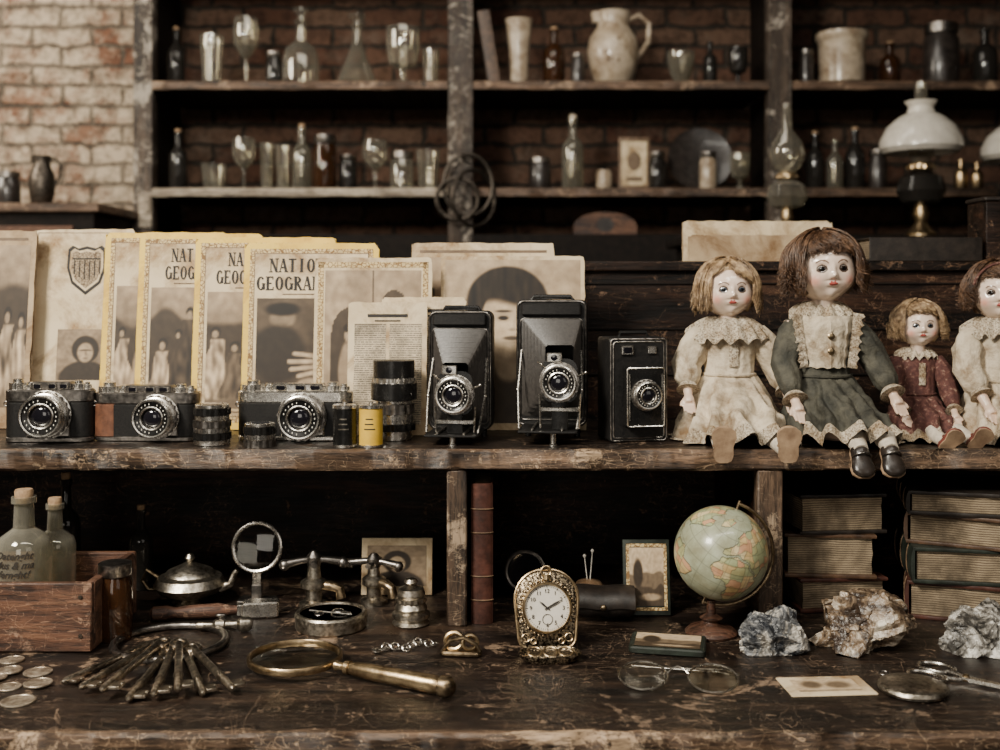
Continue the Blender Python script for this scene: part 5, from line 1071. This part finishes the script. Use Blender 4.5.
for i in range(1,13):
    a=rad(90-30*i)
    def fn(v,a=a): return mf@Vector((v.x+.0172*cos(a),v.y+.0172*sin(a)-.0018,.0063))
    text_mb(str(i),.0056,0,fn).build('numeral',M['ink'],dl,recalc=False)
for nm,an_,L_ in (('hour_hand',50,.011),('minute_hand',-62,.017)):
    m=MB(); m.plate([(-.0006,-.003),(.0006,-.003),(.0011,L_*.6),(0,L_),(-.0011,L_*.6)],.0068,.0072,m=mf@R(an_,'Z')); m.build(nm,M['ink'],wc)
m=MB(); m.gear(.004,.0285,.0335,12,.9,m=mt@T(0,-.004,.043)); m.torus(.0052,.0012,m=mt@T(0,-.004,.080)@R(90,'X'),n=24); m.build('crown',M['brass'],t)
m=MB(); m.loft([[(q[0],-.026+q[1],z) for q in rrect(.064-i,.034-i*.6,.016,8)] for z,i in ((.0,.012),(.004,.003),(.008,0),(.009,.004),(.005,.010),(.0045,.03))]); m.build('case_cover',M['eng'],t)
m=MB()
for x in (-.016,0,.016): m.torus(.0070,.0011,m=T(x,-.030,.0095)@R(25,'X'),n=20,k=6)
m.build('filigree',M['brass'],t)
t=thing('tall_book','slim tall dark brown book standing upright beside the wooden divider','book',((482-500)*SS(1.77),.075,CT+.0003))
m=MB(); m.rbox(0,.0,.088,.022,.108,.168,.001,.001); m.build('pages',M['pages'],t)
m=MB(); m.rbox(-.0125,0,.0885,.0025,.116,.177,.0008,.0008); m.rbox(.0125,0,.0885,.0025,.116,.177,.0008,.0008)
m.loft([[(.0138*sin(a),-.056-.006*cos(a),z) for a in [rad(q) for q in range(-90,91,15)]]+[(.011,-.056,z),(-.011,-.056,z)] for z in (0,.177)]); m.build('cover',M['bk_red'],t)
m=MB()
for z in (.03,.06,.115,.145): m.tube([(.0141*sin(rad(q)),-.056-.0064*cos(rad(q)),z) for q in range(-85,86,17)],.0009,6)
m.build('spine_band',M['bk_tan'],t)
p=XC(525,600); t=thing('hand_mirror','round dark framed hand mirror standing in the shadow behind the watch','mirror',p+Vector((0,0,.0015)),0)
m=MB(); m.torus(.026,.003,m=T(0,0,.038)@R(80,'X'),n=40); m.rbox(0,0,.006,.02,.02,.011,.003,.002); m.build('frame',M['steel'],t)
m=MB(); m.lathe([(1e-4,-.001),(.025,-.001),(.025,.001),(1e-4,.001)],36,m=T(0,0,.038)@R(80,'X')); m.build('mirror_glass',M['lensg'],t)
p=XC(604,622); t=thing('leather_pouch','folded dark leather pouch between the watch and the framed card','pouch',p+Vector((0,.012,.0022)),-4)
m=MB(); rg=[]
for i in range(15):
    q=i/14; x=-.045+.09*q; e=(1-(2*q-1)**6)**.5+.02; rg.append([(x,.024*e*cos(a),.020+.018*e*sin(a)*(1+.08*sin(q*20+a*2))) for a in [2*PI*j/20 for j in range(20)]])
m.loft(rg); m.build('pouch_body',M['bk_blk'],t)
m=MB(); m.loft([[(-.04+.08*u/10,-.026*cos(rad(v))*1.02,.0215+.0195*sin(rad(v))+.001*sin(u)) for u in range(11)] for v in range(-10,140,12)],closed=False); m.build('flap',M['bk_blk'],t)
m=MB(); m.ball((0,-.027,.020),(.004,.003,.004),10,8); m.build('clasp',M['brassd'],t)
t=thing('cloth_ball','small rounded ivory pincushion behind the leather pouch','pincushion',XC(590,600)+Vector((0,.02,.0003)))
m=MB(); m.lathe([(.012,0),(.02,.004),(.022,.012),(.016,.020),(.004,.023)],20); m.build('cushion',M['bk_tan'],t)
for x,z in ((-.006,.055),(.005,.062)):
    m=MB(); m.tube([(x*.3,0,.018),(x,0,z)],.0007,6); m.ball((x,0,z),.0025,10,8); m.build('pin',M['white'],t)
# globe
p=XC(711,634); t=thing('table_globe','small vintage world globe on a turned wooden base','globe',p+Vector((0,0,.0003)))
d=DD(p); gc=Vector(((721-711)*SS(d),0,EZ+(HY-553)*SS(d)-CT)); gr=46.5*SS(d)
CON=[[(-165,65),(-155,71),(-125,70),(-95,72),(-80,68),(-85,60),(-78,55),(-65,60),(-56,52),(-66,44),(-75,38),(-81,31),(-81,25),(-84,30),(-97,27),(-96,19),(-88,16),(-83,10),(-78,8),(-85,11),(-95,16),(-105,20),(-113,30),(-122,37),(-124,48),(-135,58),(-150,60)],
[(-78,8),(-60,9),(-50,0),(-35,-7),(-40,-20),(-50,-28),(-58,-38),(-66,-48),(-70,-55),(-74,-45),(-71,-20),(-81,-5)],[(-50,60),(-25,70),(-20,80),(-60,82),(-55,70)],
[(-16,15),(-10,32),(10,37),(32,31),(43,12),(51,11),(40,-5),(35,-22),(20,-35),(12,-18),(9,4),(-8,5)],
[(-9,37),(-9,43),(0,48),(8,55),(5,60),(25,71),(60,70),(100,75),(140,72),(170,66),(160,60),(140,52),(122,38),(120,25),(108,18),(103,5),(98,15),(88,22),(78,8),(70,22),(57,25),(45,13),(36,30),(28,37),(15,40)],
[(114,-22),(122,-15),(135,-12),(142,-11),(153,-27),(148,-38),(135,-34),(116,-35)]]
def inp(x,y,P_):
    c=False;j=len(P_)-1
    for i in range(len(P_)):
        if (P_[i][1]>y)!=(P_[j][1]>y) and x<(P_[j][0]-P_[i][0])*(y-P_[i][1])/(P_[j][1]-P_[i][1])+P_[i][0]: c=not c
        j=i
    return c
nu,nv=320,160; rg=[];land_=[]; tilt=R(20,'Y')@R(28,'X')
pal=[(.68,.50,.24),(.50,.50,.26),(.66,.38,.22),(.72,.60,.34),(.42,.46,.26)]
for j in range(nv+1):
    la=-89.9+179.8*j/nv; r_=[];lr_=[]
    for i in range(nu):
        lo=-180+360*i/nu; r_.append(Vector((cos(rad(la))*sin(rad(lo-5)),-cos(rad(la))*cos(rad(lo-5)),sin(rad(la))))*gr)
        wob=noise.noise(Vector((lo*.09,la*.09,2)))*5
        if any(inp(lo+wob,la+wob*.6,Q) for Q in CON): lr_.append(1+int(abs(noise.cell(Vector((lo/13+.5*noise.noise(Vector((lo*.06,la*.06,0))),la/9+.5*noise.noise(Vector((lo*.06,la*.06,5))),1))))*97)%5)
        else: lr_.append(0)
    rg.append(r_); land_.append(lr_)
cl=[]
for j in range(nv+1):
    la=-89.9+179.8*j/nv
    for i in range(nu):
        lo=-180+360*i/nu; ld=land_[j][i]; nb=[land_[min(nv,max(0,j+a))][(i+b)%nu] for a,b in ((1,0),(0,1))]
        c=pal[ld-1] if ld else (.40,.43,.30)
        if i%27==0 or j%13==0: c=tuple(q*.7 for q in c)
        if any(q!=ld for q in nb): c=tuple(q*(.3 if (ld==0 or 0 in nb) else .55) for q in c)
        cl+=[c[0],c[1],c[2],1]
m=MB(); m.loft(rg,m=Matrix.Translation(gc)@tilt); g=m.build('globe_ball',attrmat('globe_map',.35,.4,.7,40),t,sharp=80)
at=g.data.color_attributes.new('Col','FLOAT_COLOR','POINT'); at.data.foreach_set('color',cl)
m=MB(); m.tube([gc+Vector(((gr+.007)*sin(rad(a+20)),0.0,(gr+.007)*cos(rad(a+20)))) for a in range(0,181,9)],.0022,8); ax=Vector((sin(rad(20)),0,cos(rad(20)))); m.tube([gc+ax*(gr-.001),gc+ax*(gr+.011)],.002,8); m.tube([gc-ax*(gr-.001),gc-ax*(gr+.009)],.002,8); m.build('meridian_arm',M['brassd'],t)
m=MB(); zt=gc.z-gr-.007; m.lathe([(.031,0),(.032,.003),(.027,.008),(.014,.012),(.010,.016),(.014,.020),(.006,.025),(.005,zt+.006)],32); m.build('base',woodmat('globe_base',(.035,.015,.009),(.10,.042,.024),(.18,.08,.045),'x'),t)
t=thing('card_case','flat tin case with a pale decorated lid lying before the globe','case',XC(668,648)+Vector((0,0,.0004)),-12)
m=MB(); m.rbox(0,0,.004,.088,.060,.008,.005,.0015); m.build('case_body',M['bk_grn'],t)
o=painting(t,'lid_picture',-.038,-.025,.038,.025,0,p_land,40,30); o.rotation_euler=(-PI/2,0,0); o.location=(0,0,.0085)
# spectacles
M['wire']=mat('spectacle_wire',(.62,.58,.51),(.30,.27,.23),rough=.3,metal=1,sc=120,bm=.1)
t=thing('eyeglasses','round wire rimmed eyeglasses lying on the counter below the globe','glasses',XC(679,693)+Vector((0,0,.0032)),-7)
mt=R(14,'X')
for s in (-1,1):
    m=MB(); m.torus(.0260,.0011,m=mt@T(s*.0370,.024,0),n=44,k=8); m.build('rim',M['wire'],t)
    m=MB(); m.lathe([(1e-4,-.0005),(.025,-.0003),(.025,.0003),(1e-4,.0005)],40,m=mt@T(s*.0370,.024,0)); m.build('lens',M['glassf'],t)
    m=MB(); h0=mt@Vector((s*.063,.024,0)); m.tube([h0,(s*.065,.034,.007),(s*.050,.057,.004),(-s*.015,.064+s*.003,.000),(-s*.045,.066+s*.003,-.001),(-s*.057,.059+s*.003,-.001)],.0010,8); m.build('temple',M['wire'],t)
m=MB(); m.tube([mt@Vector(q) for q in ((-.0118,.029,0),(-.006,.035,.003),(0,.037,.004),(.006,.035,.003),(.0118,.029,0))],.0011,8); m.build('bridge',M['wire'],t)
# books
def book(label,loc,w,dp,h,rz,cm,grp,spine='back',seed=1):
    t=thing('old_book',label,'book',loc,rz,grp)
    m=MB(); nn=24; rg=[]
    for (zz) in [.0036+(h-.0072)*q/7 for q in range(8)]:
        pr=[]; hw=w/2-.005; hd_=dp/2-.005
        for i in range(nn): pr.append((-hw+2*hw*i/nn,-hd_+.0022*noise.noise(Vector((i*.4,zz*300,seed)))))
        for i in range(nn): pr.append((hw+.0018*noise.noise(Vector((i*.4,zz*300,seed+4))),-hd_+2*hd_*i/nn))
        for i in range(nn): pr.append((hw-2*hw*i/nn,hd_))
        for i in range(nn): pr.append((-hw+.0018*noise.noise(Vector((i*.4,zz*300,seed+8))),hd_-2*hd_*i/nn))
        rg.append([(a,b,zz) for a,b in pr])
    m.loft(rg); m.build('pages',M['pages'],t)
    m=MB()
    for z0 in (0,h-.0044):
        P_=[]
        q=lambda a,b:.0022*noise.noise(Vector((a*50,b*50+z0*99,seed)))
        for i in range(nn): x=-w/2+w*i/nn; P_.append((x,-dp/2+q(x,1)))
        for i in range(nn): y=-dp/2+dp*i/nn; P_.append((w/2+q(2,y),y))
        for i in range(nn): x=w/2-w*i/nn; P_.append((x,dp/2))
        for i in range(nn): y=dp/2-dp*i/nn; P_.append((-w/2+q(3,y),y))
        m.loft([[(a*s_,b*s_,z0+zz) for a,b in P_] for zz,s_ in ((0,.995),(.001,1),(.0034,1),(.0044,.995))])
    sg=1 if spine=='right' else -1
    if spine=='back': rg=[[(x_,dp/2-.002+.005*cos(a),h/2+h/2*sin(a)) for a in [rad(q) for q in range(-90,91,15)]] for x_ in (-w/2,w/2)]
    else: rg=[[(sg*(w/2-.002+.005*cos(a)),y_,h/2+(h/2)*sin(a)) for a in [rad(q) for q in range(-90,91,15)]] for y_ in (-dp/2,dp/2)]
    m.loft(rg); m.build('cover',cm,t)
    if spine!='back':
        m=MB()
        for y in (-dp*.3,0,dp*.3): m.tube([(sg*(w/2-.002+.0056*cos(rad(q))),y,h/2+h/2*sin(rad(q))) for q in range(-80,81,20)],.0008,6)
        m.build('spine_band',M['bk_tan'],t)
    return t
x1=(838-500)*SS(1.81); z=CT+.0003
for i,(hp,cm,l,dx,rz) in enumerate(((34,'red','reddish brown book at the bottom of the left stack',.003,5),(44,'brn','thick book in the middle of the left stack beside the divider',-.001,-5),(40,'blk','dark covered book on top of the left stack',.001,6))):
    h=hp*SS(1.80); book(l,(x1+dx,.145,z),.118,.160,h,rz,M['bk_'+cm],'stack of old books beside the divider',seed=i*3+1); z+=h+.0004
x2=(972-500)*SS(1.80); z=CT+.0003
for i,(hp,cm,l,dx,rz) in enumerate(((38,'red','dull red book at the bottom of the right stack',.004,-20),(36,'grn','dark green book second from the bottom of the right stack',-.002,-11),(32,'brn','brown book second from the top of the right stack',.012,-27),(24,'blk','thin dark book on top of the right stack',-.002,-15))):
    h=hp*SS(1.76); book(l,(x2+dx,.09,z),.138,.155,h,rz,M['bk_'+cm],'stack of old books at the right edge',spine='left',seed=i*3+20); z+=h+.0004
# rocks: unions of broken polyhedra
def rock(px,py,w,yt,label,cols,seed):
    p=XC(px,py); d=DD(p); h=EZ+(HY-yt)*SS(d)-CT; rx=w/2*SS(d); rn=random.Random(seed)
    polys=[]
    for k in range(5):
        c=Vector((rn.uniform(-.42,.42),rn.uniform(-.3,.3),rn.uniform(-.15,.32))) if k else Vector(); s_=rn.uniform(.42,.6) if k else .62
        pls=[]
        for _ in range(15):
            n=Vector((rn.gauss(0,1),rn.gauss(0,1),rn.gauss(0,1))).normalized(); q=s_*rn.uniform(.8,1.15)+n.dot(c)
            if q>.05: pls.append((n,q))
        polys.append(pls)
    bm=bmesh.new(); bmesh.ops.create_icosphere(bm,subdivisions=6,radius=1)
    for v in bm.verts:
        n=v.co.normalized(); f=0
        for pls in polys:
            g=1.15
            for pn,pd in pls:
                c=n.dot(pn)
                if c>.02: g=min(g,pd/c)
            f=max(f,g)
        q=n*f; vd,vp=noise.voronoi(q*5+Vector((seed,0,0))); f+=.045*(noise.cell(vp[0]*37)-.5)+.022*noise.noise(q*9)+.012*noise.noise(q*28)
        v.co=n*f
    xs=[v.co.x for v in bm.verts];zs2=[v.co.z for v in bm.verts]
    sx=2*rx/(max(xs)-min(xs)); sz=h/(max(zs2)+.4); mx_=(max(xs)+min(xs))/2
    for v in bm.verts:
        z_=max(v.co.z,-.4)+.4; v.co=Vector(((v.co.x-mx_)*sx,v.co.y*rx*.85,z_*sz))
    me=bpy.data.meshes.new('mineral'); bm.to_mesh(me); bm.free(); me.materials.append(cols)
    me.polygons.foreach_set('use_smooth',[True]*len(me.polygons)); me.set_sharp_from_angle(angle=rad(24))
    o=bpy.data.objects.new('mineral_rock',me); COL.objects.link(o); return tag(o,label,'rock','mineral specimens',p+Vector((0,0,.0003)))
def rockmat(name,a,b,c,h0=.41,h1=.49,h2=.55):
    m,t,P_,N,L=nt(name); v=coords(N,L); n=nz(N,L,v,26,10,.72,.9); n2=nz(N,L,v,110,6,.7)
    k=N.new('ShaderNodeTexVoronoi'); k.inputs['Scale'].default_value=120; L.new(v,k.inputs['Vector'])
    cc=ramp(N,L,n,[(h0,a),(h1,b),(h2,c)]); L.new(mixc(N,L,.8,cc,ramp(N,L,n2,[(.36,(.22,.2,.18)),(.52,(1,1,1))]),'MULTIPLY'),P_.inputs['Base Color'])
    P_.inputs['Roughness'].default_value=.34; bump(N,L,P_,math_(N,L,'ADD',k.outputs['Distance'],n2),.6,.0015); return m
rock(774,652,72,607,'dark rock with bluish crystals right of the globe base',rockmat('blue_crystal',(.022,.025,.032),(.17,.175,.18),(.60,.56,.49)),1)
rock(861,645,100,587,'large brown and white crystal rock in front of the book stacks',rockmat('brown_crystal',(.045,.028,.018),(.27,.19,.12),(.74,.66,.54),.44,.53,.60),5)
rock(978,648,86,602,'pale grey crystal rock at the right edge',rockmat('grey_crystal',(.05,.046,.04),(.28,.26,.23),(.76,.73,.66),.43,.50,.57),9)
t=thing('postcard','small cream postcard with faded picture lying flat at the right','postcard',XC(826,687)+Vector((0,0,.0004)),4)
m=MB(); m.rbox(0,0,.0005,.092,.055,.001,.001,.0002,n=1); m.build('card',M['paper'],t)
o=painting(t,'picture',-.034,-.016,.034,.018,0,lambda u,v:.84-.50*elf(u,v,.28,.55,.16,.30,.4)-.45*elf(u,v,.70,.5,.20,.28,.4)-.25*(abs(v-.06)<.04),50,26); o.rotation_euler=(-PI/2,0,0); o.location=(0,0,.0015)
t=thing('closed_watch','flat round steel pocket watch lying closed beside the scissors','pocket watch',XC(913,692)+Vector((0,0,.0003)),20)
m=MB(); r=.036; m.lathe([(r*.7,0),(r*.96,.002),(r,.005),(r*.96,.008),(r*.93,.0078),(r*.9,.0088),(r*.5,.0105),(1e-4,.011)],44); m.build('watch_case',M['silver'],t)
m=MB(); m.gear(.003,r,r+.005,12,.9,m=T(0,0,.005)@R(-90,'X')); m.torus(.006,.001,m=T(0,r+.009,.005),n=20); m.build('crown',M['steel'],t)
t=thing('scissors','old steel scissors lying near the right edge of the counter','scissors',XC(966,683)+Vector((0,0,.0036)),-38); t.scale=(1.2,1.2,1.2)
for s in (-1,1):
    m=MB(); m.tube([(-.018,s*.006,s*.0012+.001),(-.005,s*.002,s*.0012+.001),(.0,-s*.001,s*.0012+.001)],.0022,8); m.torus(.013,.0019,m=T(-.030,s*.0145,.001),n=28,sx=1.25,sy=.9); m.build('handle',M['chrome'],t)
    m=MB(); m.plate([(-.004,-s*.004),(.02,-s*.0055),(.058,-s*.001),(.06,0),(.02,s*.0015),(-.004,s*.002)],s*.0012,s*.0012+.0018); m.build('blade',M['chrome'],t)
m=MB(); m.lathe([(.003,-.001),(.003,.004),(.002,.0048)],14); m.build('pivot',M['brass'],t)

# ---------------------------------------------------------------- light
def area(name,loc,tgt,size,power,col,sy=None):
    l=bpy.data.lights.new(name,'AREA'); l.size=size; l.energy=power; l.color=col
    if sy: l.shape='RECTANGLE'; l.size_y=sy
    o=bpy.data.objects.new(name,l); COL.objects.link(o); o.location=loc; o.rotation_euler=(Vector(tgt)-Vector(loc)).to_track_quat('-Z','Y').to_euler(); return o
area('key_light',(-1.25,-1.45,2.55),(0,0,1.0),.55,98,(1,.93,.80))
area('highlight_strip',(.3,-1.0,2.6),(.1,0,1.0),1.6,13,(1,.94,.84),.12)  # unseen strip, added only for bright specular lines on the metal tops
area('fill_light',(1.4,-2.2,1.9),(.1,0,1.0),1.2,5,(1,.92,.82))
area('low_light',(-.5,-2.3,1.45),(0,0,1.0),.7,5,(1,.93,.83))
area('back_light',(-2.6,1.2,2.6),(-1.9,2.8,1.9),.8,50,(1,.90,.74))
area('top_light',(-.2,1.2,2.9),(-.2,2.6,1.7),1.6,14,(1,.92,.8),.6)
w=bpy.data.worlds.new('world'); bpy.context.scene.world=w; w.use_nodes=True; w.node_tree.nodes['Background'].inputs[0].default_value=(.9,.82,.7,1); w.node_tree.nodes['Background'].inputs[1].default_value=.015
cam=bpy.data.cameras.new('camera'); cam.lens=F/1000*36; cam.sensor_width=36; cam.shift_y=-(375-HY)/1000; co=bpy.data.objects.new('camera',cam); COL.objects.link(co); co.location=(0,CY,EZ); co.rotation_euler=(PI/2,0,0)
cam.clip_start=.02; cam.dof.use_dof=True; cam.dof.focus_distance=1.36; cam.dof.aperture_fstop=4.5
bpy.context.scene.camera=co
